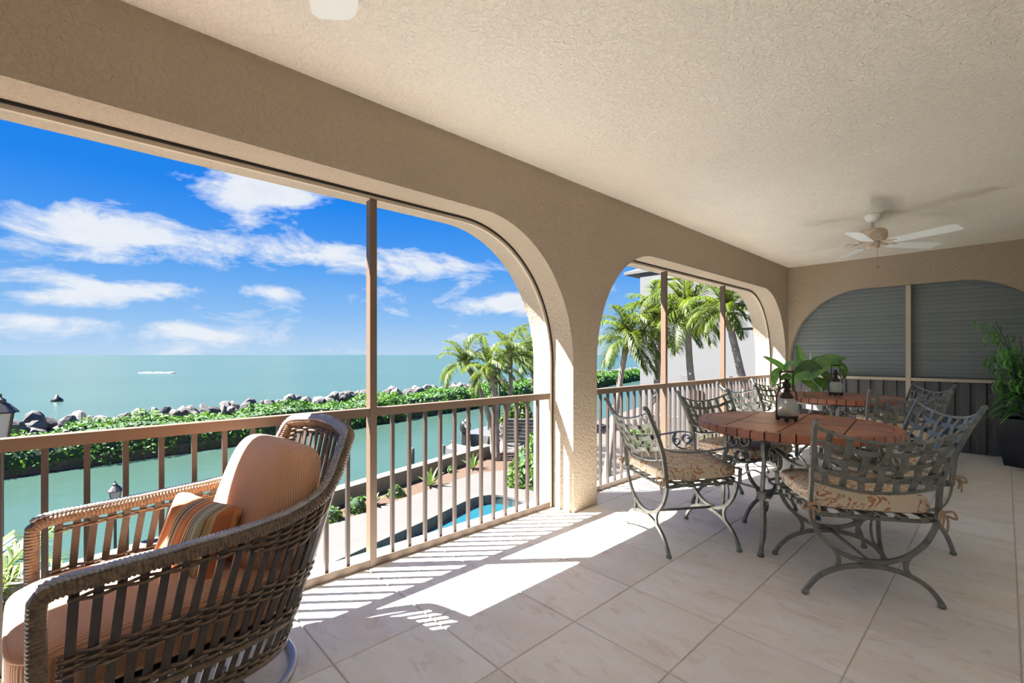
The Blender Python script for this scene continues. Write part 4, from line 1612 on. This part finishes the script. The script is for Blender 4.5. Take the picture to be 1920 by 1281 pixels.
pool_c = [(p.x, p.y) for p in catmull([(x, y, 0) for x, y in pool_edge], n=7, closed=True)]


def offset_poly(pts, d):
    n = len(pts)
    cx = sum(p[0] for p in pts) / n
    cy = sum(p[1] for p in pts) / n
    out = []
    for i in range(n):
        a, b = pts[i - 1], pts[(i + 1) % n]
        tx, ty = b[0] - a[0], b[1] - a[1]
        L = math.hypot(tx, ty)
        nx, ny = ty / L, -tx / L
        if nx * (pts[i][0] - cx) + ny * (pts[i][1] - cy) < 0:
            nx, ny = -nx, -ny
        out.append((pts[i][0] + nx * d, pts[i][1] + ny * d))
    return out


patio = [(x_mulch(-30), -30), (6, -30), (6, 10.0), (-6.5, 11.2), (-9.2, 11.75), (-10.2, 11.4), (x_mulch(10.2), 10.2), (x_mulch(5), 5)]
hole = offset_poly(pool_c, .02)
loops = [[Vector((x, y, 0)) for x, y in patio], [Vector((x, y, 0)) for x, y in hole]]
tris = tessellate_polygon(loops)
allp = patio + hole
mb = MB().add([(x, y, ZG) for x, y in allp], tris)
nP, nH = len(patio), len(hole)
mb.add([(x, y, ZG) for x, y in hole] + [(x, y, ZG - .5) for x, y in hole], [(i, (i + 1) % nH, nH + (i + 1) % nH, nH + i) for i in range(nH)])
struct('patio', mb, 'patio', 'pale concrete pool deck')
mul = [(x_wall(-30), -30), (x_mulch(-30), -30), (x_mulch(10.2), 10.2), (-10.2, 11.4), (-9.2, 11.75), (-8.0, 12.2), (-9.0, 13.6), (-11.2, 14.2), (x_wall(13.2), 13.2)]
struct('mulch_bed', MB().prism(mul, ZG - .04, ZG - .005), 'mulch', 'brown mulch bed along the sea wall')
wl = [(x_wall(y), y) for y in (-40, 12.4)]
wl = [(x_wall(-40), -40), (x_wall(12.4), 12.4), (x_wall(12.4) - .32, 12.4), (x_wall(-40) - .32, -40)]
mb = MB().prism(wl, ZW - .3, ZG + .36)
cpw = [(x_wall(-40) + .04, -40), (x_wall(12.4) + .04, 12.44), (x_wall(12.4) - .38, 12.44), (x_wall(-40) - .38, -40)]
mb.prism(cpw, ZG + .361, ZG + .45)
struct('sea_wall', mb, 'seawall', 'tan concrete sea wall along the canal')
gb = MB().box(-.2, 3.1, -2.6, 8.3, ZG - .03, -.301)
struct('lower_storey', gb, 'stucco_wall', 'tan stucco storey below the porch')

pl = thing('swimming_pool', 'turquoise freeform swimming pool in the concrete deck', 'pool', (-5.5, 3.5, ZG - .5))
MB().prism(pool_c, ZG - .5, ZG - .26).build('pool_water', 'pool_water', pl)
inner = offset_poly(pool_c, -.03)
n = len(pool_c)
outer = offset_poly(pool_c, .30)
for i in range(0, n):
    j = (i + 1) % n
    a, b = Vector((*pool_c[i], 0)), Vector((*pool_c[j], 0))
    L = (b - a).length
    cnt = max(1, int(round(L / .155)))
    if pool_c[i][0] > -5.6 and pool_c[i][1] < 8.4:
        continue
    dirv = (b - a).normalized()
    for q in range(cnt):
        p0, p1 = a.lerp(b, q / cnt) + dirv * .004, a.lerp(b, (q + 1) / cnt) - dirv * .004
        dark = rnd.random() < .10
        MB().bar(p0 + Vector((0, 0, ZG - .155)), p1 + Vector((0, 0, ZG - .155)), .03, .20).build('waterline_tile', 'pool_tile_dark' if dark else 'pool_tile', pl)
mb = MB()
v = [(x, y, z) for z in (ZG - .05, ZG + .012) for pts in (inner, outer) for x, y in pts]
f = []
for i in range(n):
    j = (i + 1) % n
    f += [(2 * n + i, 2 * n + j, 3 * n + j, 3 * n + i), (i, j, 2 * n + j, 2 * n + i), (n + i, 3 * n + i, 3 * n + j, n + j)]
mb.add(v, f)
mb.build('coping', 'coping', pl)

# ------------------------------------------------------------------ foliage helpers
def leaf_cloud(points, normals, size, jitter=.8, seed=1, aspect=.55):
    """many small leaf quads at the given points"""
    r = np.random.default_rng(seed)
    P = np.asarray(points, float)
    Nn = np.asarray(normals, float)
    n = len(P)
    s = np.asarray(size, float).reshape(-1, 1) * (0.7 + 0.6 * r.random((n, 1)))
    d = Nn + r.normal(0, jitter, (n, 3))
    d /= np.linalg.norm(d, axis=1, keepdims=True)
    a = np.cross(d, r.normal(0, 1, (n, 3)))
    a /= np.linalg.norm(a, axis=1, keepdims=True) + 1e-9
    b = np.cross(d, a)
    V = np.stack([P - a * s, P + b * s * aspect + d * s * .15, P + a * s, P - b * s * aspect + d * s * .15], axis=1).reshape(-1, 3)
    mb = MB()
    mb.v = [tuple(v) for v in V.tolist()]
    mb.f = [(4 * i, 4 * i + 1, 4 * i + 2, 4 * i + 3) for i in range(n)]
    return mb


def shrub(name, label, cat, c, rad, n, size, seed, mat_='bush_leaf', group=None):
    t = thing(name, label, cat, (c[0], c[1], c[2]), 0, group)
    r = np.random.default_rng(seed)
    d = r.normal(0, 1, (n, 3))
    d /= np.linalg.norm(d, axis=1, keepdims=True)
    d[:, 2] = np.abs(d[:, 2]) * 1.0 - .12
    lump = 1 + .18 * np.sin(d[:, :1] * 5 + seed) * np.cos(d[:, 1:2] * 6) + r.normal(0, .06, (n, 1))
    P = d * np.array(rad) * lump + np.array(c)
    P[:, 2] = np.maximum(P[:, 2], c[2] + .02)
    tag(leaf_cloud(P, d, np.full(n, size), .7, seed).build('foliage', mat_, t, fix=False), kind='stuff')
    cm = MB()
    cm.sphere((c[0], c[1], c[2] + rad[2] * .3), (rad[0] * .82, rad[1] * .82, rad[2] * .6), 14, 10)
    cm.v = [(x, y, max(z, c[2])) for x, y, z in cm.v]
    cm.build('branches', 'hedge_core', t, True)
    return t


# ------------------------------------------------------------------ the planted jetty across the canal
HL = [(-40, -22.5), (-14, -25.6), (-2.7, -27.3), (13, -29.9), (26, -33.3), (55, -41.5), (110, -58)]


def x_hedge(y):
    for (y0, x0), (y1, x1) in zip(HL[:-1], HL[1:]):
        if y0 <= y <= y1:
            return x0 + (x1 - x0) * (y - y0) / (y1 - y0)
    return HL[0][1] if y < HL[0][0] else HL[-1][1]


jet = [(x_hedge(y) + .1, y) for y in range(-40, 111, 10)] + [(x_hedge(y) - 9.0, y) for y in range(110, -41, -10)]
struct('jetty', MB().prism(jet, ZW - .3, ZW + .45), 'sandy_soil', 'low sandy jetty between canal and sea')
hg = thing('mangrove_hedge', 'long dense green mangrove hedge across the canal', 'hedge', (-30, 15, ZW))
r = np.random.default_rng(3)
nf, ntp = 17000, 15000
yy = -38 + 145 * r.random(nf) ** 1.6
h = r.random(nf)
xx = np.array([x_hedge(v) for v in yy])
bul = .35 * np.sin(yy * 1.1) + .3 * np.sin(yy * .43 + 1) + .25 * np.sin(yy * 2.7)
ztop = ZW + 1.72 + .22 * np.sin(yy * .8) + .16 * np.sin(yy * 2.3 + 2)
P1 = np.stack([xx + .25 + bul * .5 * (1 - abs(h - .5)) - .75 * h ** 3 + r.normal(0, .1, nf), yy, ZW + .08 + (ztop - ZW) * h], 1)
N1 = np.stack([np.full(nf, 1.0), np.zeros(nf), .25 + .9 * h], 1)
S1 = .085 + .0028 * np.abs(yy + 2)
yt = -38 + 145 * r.random(ntp) ** 1.6
u_ = r.random(ntp)
xt = np.array([x_hedge(v) for v in yt]) - .4 - 4.0 * u_
zt = ZW + 1.78 + .22 * np.sin(yt * .8) + .16 * np.sin(yt * 2.3 + 2) + .16 * np.sin(xt * 2.1 + yt * 1.3) - .5 * u_ ** 3 + r.normal(0, .06, ntp)
P2 = np.stack([xt, yt, zt], 1)
N2 = np.stack([np.full(ntp, .3), np.zeros(ntp), np.ones(ntp)], 1)
S2 = .095 + .0028 * np.abs(yt + 2)
tag(leaf_cloud(np.concatenate([P1, P2]), np.concatenate([N1, N2]), np.concatenate([S1, S2]), .7, 5).build('foliage', 'hedge_leaf', hg, fix=False), kind='stuff')
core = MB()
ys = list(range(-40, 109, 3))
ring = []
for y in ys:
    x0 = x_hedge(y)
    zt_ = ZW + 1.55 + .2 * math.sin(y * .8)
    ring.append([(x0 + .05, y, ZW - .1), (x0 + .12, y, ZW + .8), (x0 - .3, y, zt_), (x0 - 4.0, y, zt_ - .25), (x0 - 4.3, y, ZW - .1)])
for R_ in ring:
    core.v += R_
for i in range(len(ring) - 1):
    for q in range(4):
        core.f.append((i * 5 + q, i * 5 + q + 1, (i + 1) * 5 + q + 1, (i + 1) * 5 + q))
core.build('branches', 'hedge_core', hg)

bw = thing('rock_breakwater', 'grey boulder breakwater along the sea side of the hedge', 'breakwater', (-38, 15, ZW))


def rock_mesh(seed):
    bm = bmesh.new()
    bmesh.ops.create_icosphere(bm, subdivisions=2, radius=1.0)
    rr = random.Random(seed)
    planes = [(Vector((rr.gauss(0, 1), rr.gauss(0, 1), rr.gauss(0, 1))).normalized(), rr.uniform(.55, .9)) for _ in range(9)]
    for v in bm.verts:
        for nrm, dd in planes:
            k = v.co.dot(nrm)
            if k > dd:
                v.co -= nrm * (k - dd) * .9
    me = bpy.data.meshes.new('rock')
    bm.to_mesh(me)
    bm.free()
    me.materials.append(M['rock'])
    return me


rocks = [rock_mesh(s) for s in range(10)]
rr = random.Random(5)


def rock_pose(y):
    lane = rr.random()
    x = x_hedge(y) - 5.2 - 3.2 * lane
    z = ZW + 1.42 - 1.5 * max(0, lane - .45) / .55 + rr.uniform(-.12, .22)
    s_ = rr.uniform(.24, .60) * (1 + .004 * max(0, y))
    return (x, y, z), s_


for k in range(300):
    y = -11 + 50 * (k / 300.0) ** 1.1 + rr.uniform(-.4, .4)
    (x, y, z), s_ = rock_pose(y)
    o = bpy.data.objects.new('rock', rocks[k % 10])
    COL.objects.link(o)
    o.parent = bw
    o.location = (x + 38, y - 15, z - ZW)
    o.scale = (s_ * rr.uniform(.9, 1.4), s_ * rr.uniform(.9, 1.4), s_ * rr.uniform(.6, .95))
    o.rotation_euler = (rr.uniform(0, 6), rr.uniform(0, 6), rr.uniform(0, 6))
far = MB()
for k in range(420):
    y = -12 + rr.random() * 60 if k < 150 else 38 + rr.random() * 68
    (x, y, z), s_ = rock_pose(y)
    me = rocks[k % 10]
    R_ = Matrix.Rotation(rr.uniform(0, 6), 3, 'Z') @ Matrix.Rotation(rr.uniform(0, 6), 3, 'X')
    vs = [R_ @ v.co * s_ + Vector((x, y, z - (.25 if k < 150 else 0))) for v in me.vertices]
    far.add(vs, [tuple(p.vertices) for p in me.polygons])
tag(far.build('rock_pile', 'rock', bw, fix=False), kind='stuff')
fill = MB()
yl = [-40 + 5 * i for i in range(31)]
for y in yl:
    x0 = x_hedge(y)
    fill.v += [(x0 - 4.6, y, ZW + .7), (x0 - 6.2, y, ZW + 1.0), (x0 - 9.2, y, ZW - .3)]
for i in range(len(yl) - 1):
    for q in range(2):
        fill.f.append((i * 3 + q, i * 3 + q + 1, (i + 1) * 3 + q + 1, (i + 1) * 3 + q))
fill.build('rubble', 'rock', bw)

# ------------------------------------------------------------------ palms
WIND = Vector((.681, .7325, 0)) * .9


def frond_mesh(start, az, elev, L, rp, wind, droop=1.0, n=15):
    d = Vector((math.cos(az) * math.cos(elev), math.sin(az) * math.cos(elev), math.sin(elev)))
    p = Vector(start)
    pts = [p.copy()]
    step = L / n
    for i in range(n):
        t = (i + 1) / n
        d = (d + Vector((0, 0, -.115 * droop * (0.4 + t))) + wind * (.075 * t)).normalized()
        p = p + d * step
        pts.append(p.copy())
    mb = MB()
    mb.tube(pts, .017, 4, scales=[1 - .85 * i / n for i in range(n + 1)])
    m_ = 46
    for i in range(m_):
        t = .10 + .90 * i / (m_ - 1)
        q = t * n
        i0 = min(int(q), n - 1)
        c = pts[i0].lerp(pts[i0 + 1], q - i0)
        T_ = (pts[i0 + 1] - pts[i0]).normalized()
        side = T_.cross(Vector((0, 0, 1)))
        if side.length < .1:
            side = Vector((1, 0, 0))
        side.normalize()
        up = side.cross(T_)
        ll = L * .36 * (math.sin(PI * (.12 + .80 * t)) ** .6) * rp.uniform(.85, 1.1)
        for s in (-1, 1):
            dd = (side * s * .75 + T_ * (.55 + .35 * t) + up * .18 + wind * .20 + Vector((rp.gauss(0, .07), rp.gauss(0, .07), rp.gauss(0, .07)))).normalized()
            mid = c + dd * ll * .5
            tip = c + (dd + Vector((0, 0, -.45)) + wind * .12).normalized() * ll
            tip = mid.lerp(tip, 1.0)
            w = dd.cross(Vector((0, 0, 1)) + side * .4 * s)
            if w.length < .05:
                w = T_
            w = w.normalized() * (.019 * (L / 1.6))
            o = len(mb.v)
            mb.v += [tuple(c + T_ * .012), tuple(c - T_ * .012), tuple(mid - w), tuple(mid + w), tuple(tip)]
            mb.f += [(o, o + 1, o + 2, o + 3), (o + 3, o + 2, o + 4)]
    return mb


TRUNKS = []      # centre lines of the other palms' trunks and crownshafts


def clashes(mb, own):
    V = np.array(mb.v)
    n_ = 0
    for k_, (pts, r_) in enumerate(TRUNKS):
        if k_ == own:
            continue
        for p_ in pts:
            n_ += int((((V - p_) ** 2).sum(1) < (r_ + .07) ** 2).sum())
    return n_


def palm(label, trunk_pts, L, n, seed, r0=.12, r1=.085, wind=WIND, group=None, droop=1.0, shaft=True, index=-1):
    b = trunk_pts[0]
    t = thing('palm_tree', label, 'palm tree', tuple(b), 0, group)
    path = catmull(trunk_pts, n=8)
    k = len(path)
    sc_ = []
    for i in range(k):
        f_ = i / (k - 1)
        sc_.append((r0 * (1 + .5 * max(0, .12 - f_) / .12) + (r1 - r0) * f_) / r0 * (1 + .05 * (i % 2)))
    MB().tube(path, r0, 10, scales=sc_).build('trunk', 'palm_trunk', t, True)
    top = path[-1]
    if shaft:
        d = (path[-1] - path[-3]).normalized()
        MB().tube([top - d * .35, top - d * .15, top + d * .12, top + d * .30], r1 * 1.05, 10, scales=[.9, 1.15, .95, .4]).build('crownshaft', 'palm_crownshaft', t, True)
        top = top + d * .2
    rp = random.Random(seed)
    for i in range(n):
        az_ = i * 2.39996 + rp.uniform(-.25, .25)
        el_ = math.radians(80 - 92 * (i / max(1, n - 1)) + rp.uniform(-8, 8))
        Lf = L * rp.uniform(.85, 1.1)
        best = None
        for tr_ in range(14):
            mb = frond_mesh(top, az_ + (0 if tr_ == 0 else rp.uniform(-.09, .09) * tr_), el_, Lf * (1 - .015 * tr_), rp, wind, droop)
            c_ = clashes(mb, index)
            if best is None or c_ < best[0]:
                best = (c_, mb)
            if c_ == 0:
                break
        best[1].build('frond', 'palm_leaf', t, fix=False)
    return t


def on_ray(px, py, d):
    return at_depth(px, py, d)


gp = 'palms leaning in the wind by the canal'
W2 = WIND * .55
g2p = 'palms in front of the white neighbour house'
PALMS = [
    dict(label='palm leaning towards the sea, outermost of the windblown canal clump', trunk_pts=[at_z(925, 857, ZG), on_ray(921, 800, 19.1), on_ray(901, 735, 19.2), on_ray(878, 690, 19.3)], L=1.5, n=17, seed=11, group=gp),
    dict(label='short palm with the lowest crown in the windblown canal clump', trunk_pts=[at_z(931, 863, ZG), on_ray(931, 800, 18.3), on_ray(927, 740, 18.0), on_ray(920, 703, 17.8)], L=1.35, n=16, seed=12, group=gp),
    dict(label='tall upright palm with the highest crown in the windblown canal clump', trunk_pts=[at_z(941, 853, ZG), on_ray(946, 800, 19.7), on_ray(957, 735, 20.0), on_ray(957, 676, 20.2)], L=1.65, n=17, seed=13, group=gp),
    dict(label='palm behind the leafy bush, standing apart from the canal clump', trunk_pts=[at_z(1024, 804, ZG), on_ray(1014, 765, 26.2), on_ray(1000, 720, 26.2), on_ray(996, 678, 26.2)], L=2.2, n=17, seed=14, group=gp),
    dict(label='palm with drooping crown in front of open sky beside the white house', trunk_pts=[at_z(1132, 925, ZG), on_ray(1150, 800, 14.2), on_ray(1163, 710, 14.2), on_ray(1174, 650, 14.2)], L=1.5, n=22, seed=21, wind=W2, group=g2p, droop=1.2),
    dict(label='palm standing before the green upper window of the white house', trunk_pts=[at_z(1232, 905, ZG), on_ray(1230, 780, 15.2), on_ray(1233, 690, 15.2), on_ray(1236, 610, 15.2)], L=1.5, n=20, seed=22, wind=W2, group=g2p),
    dict(label='tall palm with crown against the white wall between the two house windows', trunk_pts=[at_z(1303, 925, ZG), on_ray(1300, 760, 13.8), on_ray(1293, 680, 13.8), on_ray(1289, 600, 13.8)], L=1.55, n=24, seed=23, wind=W2, group=g2p, droop=1.15),
    dict(label='leaning grey trunked palm before the small dark window of the white house', trunk_pts=[at_z(1410, 992, ZG), on_ray(1400, 760, 11.2), on_ray(1387, 690, 11.2), on_ray(1366, 600, 11.2)], L=1.12, n=20, seed=24, wind=W2, group=g2p, droop=.95, r0=.11, r1=.078),
    dict(label='small feathery palm below the porch beside the patio lamp post', trunk_pts=[at_z(-60, 1500, ZG), on_ray(-45, 1300, 4.6), on_ray(-38, 1175, 4.6)], L=1.15, n=15, seed=31, r0=.07, r1=.05, wind=WIND * .2, shaft=False)]
for P_ in PALMS:
    pth = catmull(P_['trunk_pts'], n=8)
    d_ = (pth[-1] - pth[-3]).normalized()
    line = resample(pth + [pth[-1] + d_ * .3], .06)
    TRUNKS.append((np.array([tuple(p) for p in line if p.z > -1.5]).reshape(-1, 3), P_.get('r0', .12)))
for k_, P_ in enumerate(PALMS):
    palm(index=k_, **P_)

# ------------------------------------------------------------------ shrubs in the yard
shrub('leafy_bush', 'bright green leafy bush at the edge of the pool deck', 'bush', (-8.15, 11.1, ZG), (1.05, 1.0, 1.6), 1700, .11, 41)
c = at_z(985, 812, ZG)
shrub('leafy_bush', 'green bush behind the stack of grey boards', 'bush', (c.x - 1.3, c.y + .6, ZG), (1.0, 1.0, 2.0), 1100, .12, 42)
shrub('leafy_bush', 'yellow-green bush below the white house palms', 'bush', (-7.3, 16.0, ZG), (1.0, .75, 1.5), 1200, .11, 43)
shrub('leafy_bush', 'round green bush at the foot of the white house', 'bush', (-4.2, 15.7, ZG), (1.1, .65, 1.9), 1200, .11, 44)
for q, (px, py, rad, lab) in enumerate([(668, 958, .28, 'small yellowing shrub in the mulch furthest from the palms'), (742, 930, .24, 'small shrub in the mulch between two spiky plants'),
                                         (845, 885, .17, 'tiny shrub in the mulch beside the larger spiky plant'), (622, 975, .24, 'small shrub in the mulch behind the wicker armchair back')]):
    p = at_z(px, py, ZG)
    shrub('small_shrub', lab, 'shrub', (p.x, p.y, ZG), (rad, rad, rad * 1.4), 190, .055, 50 + q, 'bush_leaf', 'small shrubs in the mulch')
for q, (px, py, hgt, lab) in enumerate([(806, 911, .62, 'spiky pale green agave in the mulch by the sea wall'), (886, 879, .60, 'spiky agave in the mulch at the foot of the garden lamp'), (700, 947, .40, 'small spiky agave beside the low shrub in the mulch')]):
    p = at_z(px, py, ZG)
    t = thing('agave_plant', lab, 'plant', (p.x, p.y, ZG), 0, 'spiky plants in the mulch')
    ra = random.Random(q)
    for k in range(14):
        a = k * 2.4 + ra.uniform(-.2, .2)
        e = math.radians(82 - 55 * k / 13)
        Lq = hgt * ra.uniform(.8, 1.1)
        o = Vector((math.cos(a) * math.cos(e), math.sin(a) * math.cos(e), math.sin(e)))
        leaf_blade([p, p + o * Lq * .35, p + o * Lq * .7 + Vector((0, 0, .02)), p + o * Lq], .10, .35, 2).build('leaf', 'agave', t, True, fix=False)

# ------------------------------------------------------------------ garden lamps
def garden_lamp(label, base, height, k=1.0):
    t = thing('garden_lamp', label, 'lamp post', base, 0, 'black garden lamp posts')
    x, y, z = base
    top = z + height
    MB().lathe([(.07 * k, 0), (.07 * k, .06), (.035 * k, .10), (.026 * k, .2), (.024 * k, height - .5 * k), (.04 * k, height - .48 * k), (.045 * k, height - .46 * k)], base, 14).build('post', 'lamp_black', t, True)
    hz = top - .46 * k
    gl = MB()
    gl.add([(x + sx * w, y + sy * w, zz) for (w, zz) in ((.055 * k, hz + .01), (.085 * k, hz + .26 * k)) for sx, sy in ((-1, -1), (1, -1), (1, 1), (-1, 1))],
           [(0, 1, 5, 4), (1, 2, 6, 5), (2, 3, 7, 6), (3, 0, 4, 7), (3, 2, 1, 0), (4, 5, 6, 7)])
    gl.build('glass', 'lamp_glass', t)
    fm = MB()
    for sx, sy in ((-1, -1), (1, -1), (1, 1), (-1, 1)):
        fm.bar((x + sx * .057 * k, y + sy * .057 * k, hz), (x + sx * .088 * k, y + sy * .088 * k, hz + .26 * k), .014 * k, .014 * k)
    fm.lathe([(.075 * k, 0), (.075 * k, .012)], (x, y, hz - .005), 4)
    fm.build('cage', 'lamp_black', t)
    MB().lathe([(.14 * k, .26 * k), (.135 * k, .275 * k), (.06 * k, .36 * k), (.045 * k, .365 * k), (.04 * k, .40 * k), (.012 * k, .42 * k), (.010 * k, .46 * k)], (x, y, hz), 12).build('hood', 'lamp_black', t)
    return t


p = at_z(216, 1058, ZG)
garden_lamp('black garden lantern post seen through the wicker chair arm', (p.x, p.y, ZG), 1.68)
p = at_z(875, 862, ZG)
garden_lamp('black garden lantern post before the boat motor', (p.x, p.y, ZG), 1.75)
p = at_depth(1, 800, 6.0)
garden_lamp('tall black lantern post above the small feathery palm', (p.x, p.y, ZG), 3.72, 1.25)

# ------------------------------------------------------------------ boat, dock and pilings
U_C = Vector((-.26, .965, 0)).normalized()
V_C = Vector((.965, .26, 0)).normalized()
bo = Vector((-18.3, 16.2, ZW))
bt = thing('motor_boat', 'white motor boat with a black outboard moored on the canal', 'boat', tuple(bo))
prof = [(0, 1.0), (1.2, 1.08), (2.6, 1.05), (3.8, .82), (4.7, .42), (5.2, .04)]
mb = MB()
nseg = len(prof)
for (l, w) in prof:
    lift = .22 * (l / 5.2) ** 2
    for (fx, z) in ((-1.0, .78 + lift), (-.92, .35 + lift * .5), (-.55, -.1), (.55, -.1), (.92, .35 + lift * .5), (1.0, .78 + lift)):
        q = bo + U_C * l + V_C * (w * fx)
        mb.v.append((q.x, q.y, ZW + z))
for i in range(nseg - 1):
    for q in range(5):
        mb.f.append((i * 6 + q, i * 6 + q + 1, (i + 1) * 6 + q + 1, (i + 1) * 6 + q))
    mb.f.append((i * 6 + 5, i * 6, (i + 1) * 6, (i + 1) * 6 + 5))
mb.f.append((5, 4, 3, 2, 1, 0))
mb.build('hull', 'boat_white', bt)
q = bo + U_C * 2.0
MB().bar(q + Vector((0, 0, .8)), q + Vector((0, 0, 1.55)), .7, .5).build('console', 'boat_white', bt)
mb = MB()
for s in (-1, 1):
    for l in (1.4, 2.7):
        a = bo + U_C * l + V_C * (.6 * s)
        mb.tube([a + Vector((0, 0, .8)), a + Vector((0, 0, 2.45))], .03, 6)
mb.build('top_frame', 'boat_white', bt)
a = bo + U_C * 2.05
MB().bar(a - U_C * .95 + Vector((0, 0, 2.48)), a + U_C * .95 + Vector((0, 0, 2.48)), 1.5, .06).build('hard_top', 'boat_white', bt)
m0 = bo - U_C * .35 - V_C * .35
ob = MB()
ob.lathe([(.20, .95), (.30, 1.05), (.32, 1.35), (.27, 1.55), (.12, 1.62)], tuple(m0), 14)
ob.build('outboard_cowl', 'motor_black', bt, True)
MB().bar(m0 + Vector((0, 0, -.15)), m0 + Vector((0, 0, 1.0)), .26, .36, up=tuple(U_C)).build('outboard_leg', 'motor_black', bt)
dk = at_z(866, 838, ZW + .3)
ds = thing('boat_steps', 'white slatted boarding steps beside the moored boat', 'steps', (-15.6, 16.2, ZW))
for q in range(7):
    a = Vector((-15.9, 16.0, ZW + .25 + .19 * q)) + U_C * (.16 * q)
    MB().bar(a - V_C * .55, a + V_C * 1.1, .24, .11, up=(0, 0, 1)).build('tread', 'fence_white', ds)
for s in (-.56, 1.1):
    a = Vector((-15.9, 16.0, ZW)) + V_C * s
    MB().bar(a + Vector((0, 0, -.2)), a + U_C * 1.1 + Vector((0, 0, 1.5)), .06, .22).build('stringer', 'fence_white', ds)
MB_f = MB()
fd = [at_z(832, 840, ZW + .3), at_z(893, 853, ZW + .3), at_z(903, 841, ZW + .3), at_z(848, 831, ZW + .3)]
MB_f.prism([(v.x, v.y) for v in fd], ZW - .1, ZW + .3)
dock = thing('floating_dock', 'low white floating dock platform by the sea wall', 'dock', (fd[0].x, fd[0].y, ZW))
MB_f.build('deck', 'fence_white', dock)
mb = MB()
for v in fd:
    mb.lathe([(.09, -.3), (.09, .45)], (v.x, v.y, ZW), 10)
mb.build('corner_post', 'piling', dock)
for (px, py, hgt, lab) in [(772, 880, .95, 'short white mooring piling alone in the canal'), (936, 808, 4.6, 'tall thin white mooring pole behind the canal palms')]:
    p = at_z(px, py, ZW)
    t = MB().lathe([(.13 if hgt < 2 else .08, -.4), (.13 if hgt < 2 else .08, hgt), (.05, hgt + .06)], (0, 0, 0), 14).build('mooring_piling', 'piling', None, True)
    t.location = (p.x, p.y, ZW)
    tag(t, lab, 'piling')
st = at_z(985, 830, ZG)
bs = thing('board_stack', 'stack of long weathered grey boards beyond the canal palms', 'lumber', (st.x, st.y, ZG))
rgt = Vector((.681, .7325, 0))
for q in range(7):
    a = Vector((st.x, st.y, ZG + .07 + .155 * q)) + Vector((-.05, .04, 0)) * q * 1.5
    MB().bar(a - rgt * .9, a + rgt * 2.3, .30, .11).build('board', 'board_grey', bs)
for s in (-.5, .7, 1.9):
    a = Vector((st.x, st.y, ZG)) + rgt * s + Vector((.12, -.1, 0))
    MB().bar(a, a + Vector((-.3, .25, 1.12)), .08, .06).build('upright', 'fence_white', bs)
st2 = Vector((-6.2, 12.9, ZG))
bs2 = thing('terrace_steps', 'low grey timber terrace steps below the dining arch', 'steps', tuple(st2))
for q in range(5):
    a = st2 + Vector((-.25, .42, 0)) * q + Vector((0, 0, .08 + .16 * q))
    MB().bar(a - Vector((1.2, .3, 0)), a + Vector((.75, .19, 0)), .42, .15).build('step_board', 'board_grey', bs2)
pb_ = at_z(107, 753, ZW)
by = MB().lathe([(.25, -.2), (.55, 0), (.5, .25), (.2, .5), (.06, .8)], (0, 0, 0), 12).build('marker_buoy', 'motor_black', None, True)
by.location = (pb_.x, pb_.y, ZW)
tag(by, 'small dark marker buoy floating on the open sea', 'buoy')
pw = at_z(292, 700, ZW)
fo = MB()
for i in range(9):
    fo.sphere((pw.x + i * 1.1 * .68 - 3, pw.y + i * 1.1 * .73 - 3, ZW + .02), (.9, .9, .22 + .1 * (i % 3)), 8, 6)
fo = fo.build('wave_foam', 'foam', None, True)
tag(fo, 'white streak of breaking foam on the open sea', 'foam', kind='stuff')

# ------------------------------------------------------------------ neighbour house
YH, XH = 17.5, -8.43
hs = thing('neighbour_house', 'white stucco two-storey house with hipped roof behind the palms', 'house', (XH + 6, YH + 4, ZG))
MB().box(XH, 14, YH, YH + 11, ZG - .05, 4.80).build('wall', 'house_white', hs)
rf = MB()
e0 = [(XH - .75, YH - .10, 4.86), (14.7, YH - .10, 4.86), (14.7, YH + 11.7, 4.86), (XH - .75, YH + 11.7, 4.86)]
rf.add(e0 + [(XH + 5.2, YH + 5.5, 7.1), (9.5, YH + 5.5, 7.1)], [(0, 1, 5, 4), (1, 2, 5), (2, 3, 4, 5), (3, 0, 4)])
rf.box(XH - .75, 14.7, YH - .10, YH + 11.7, 4.74, 4.86)
roof = rf.build('roof', 'house_roof', hs)
MB().box(XH - .68, 14.6, YH - .08, YH + 11.6, 4.72, 4.739).build('soffit', 'house_soffit', roof)
MB().tube(catmull([(XH - .62, YH - .05, 4.72), (XH - .62, YH - .05, 4.5), (XH - .45, YH - .05, 4.42), (XH - .03, YH - .04, 4.35), (XH - .04, YH - .04, ZG)], n=4), .05, 6).build('downspout', 'house_trim', roof, True)


def house_window(x0, x1, z0, z1, glass):
    f = .09
    fm = MB()
    fm.box(x0 - f, x1 + f, YH - .05, YH - .001, z1, z1 + f).box(x0 - f, x1 + f, YH - .05, YH - .001, z0 - f, z0)
    fm.box(x0 - f, x0, YH - .05, YH - .001, z0, z1).box(x1, x1 + f, YH - .05, YH - .001, z0, z1)
    w = fm.build('window', 'house_trim', hs)
    MB().box(x0, x1, YH - .02, YH - .002, z0, z1).build('pane', glass, w)


house_window(-7.75, -6.3, 3.0, 4.36, 'window_green')
house_window(-4.55, -3.45, 2.30, 3.05, 'window_dark')
house_window(-1.2, .4, 2.6, 4.0, 'window_green')
gw = thing('garden_wall', 'low white garden wall with pillars at the foot of the house', 'wall', (-5.5, 16.6, ZG))
MB().box(-7.6, -3.2, 16.9, 17.1, ZG - .03, -1.2).build('panel', 'fence_white', gw)
for x in (-7.6, -6.1, -4.6, -3.2):
    MB().box(x - .16, x + .16, 16.84, 17.16, ZG - .03, .45 if x in (-6.1, -4.6) else -1.0).build('pillar', 'fence_white', gw)

for _o in list(bpy.data.objects):
    if '_o' in _o:
        del _o['_o']
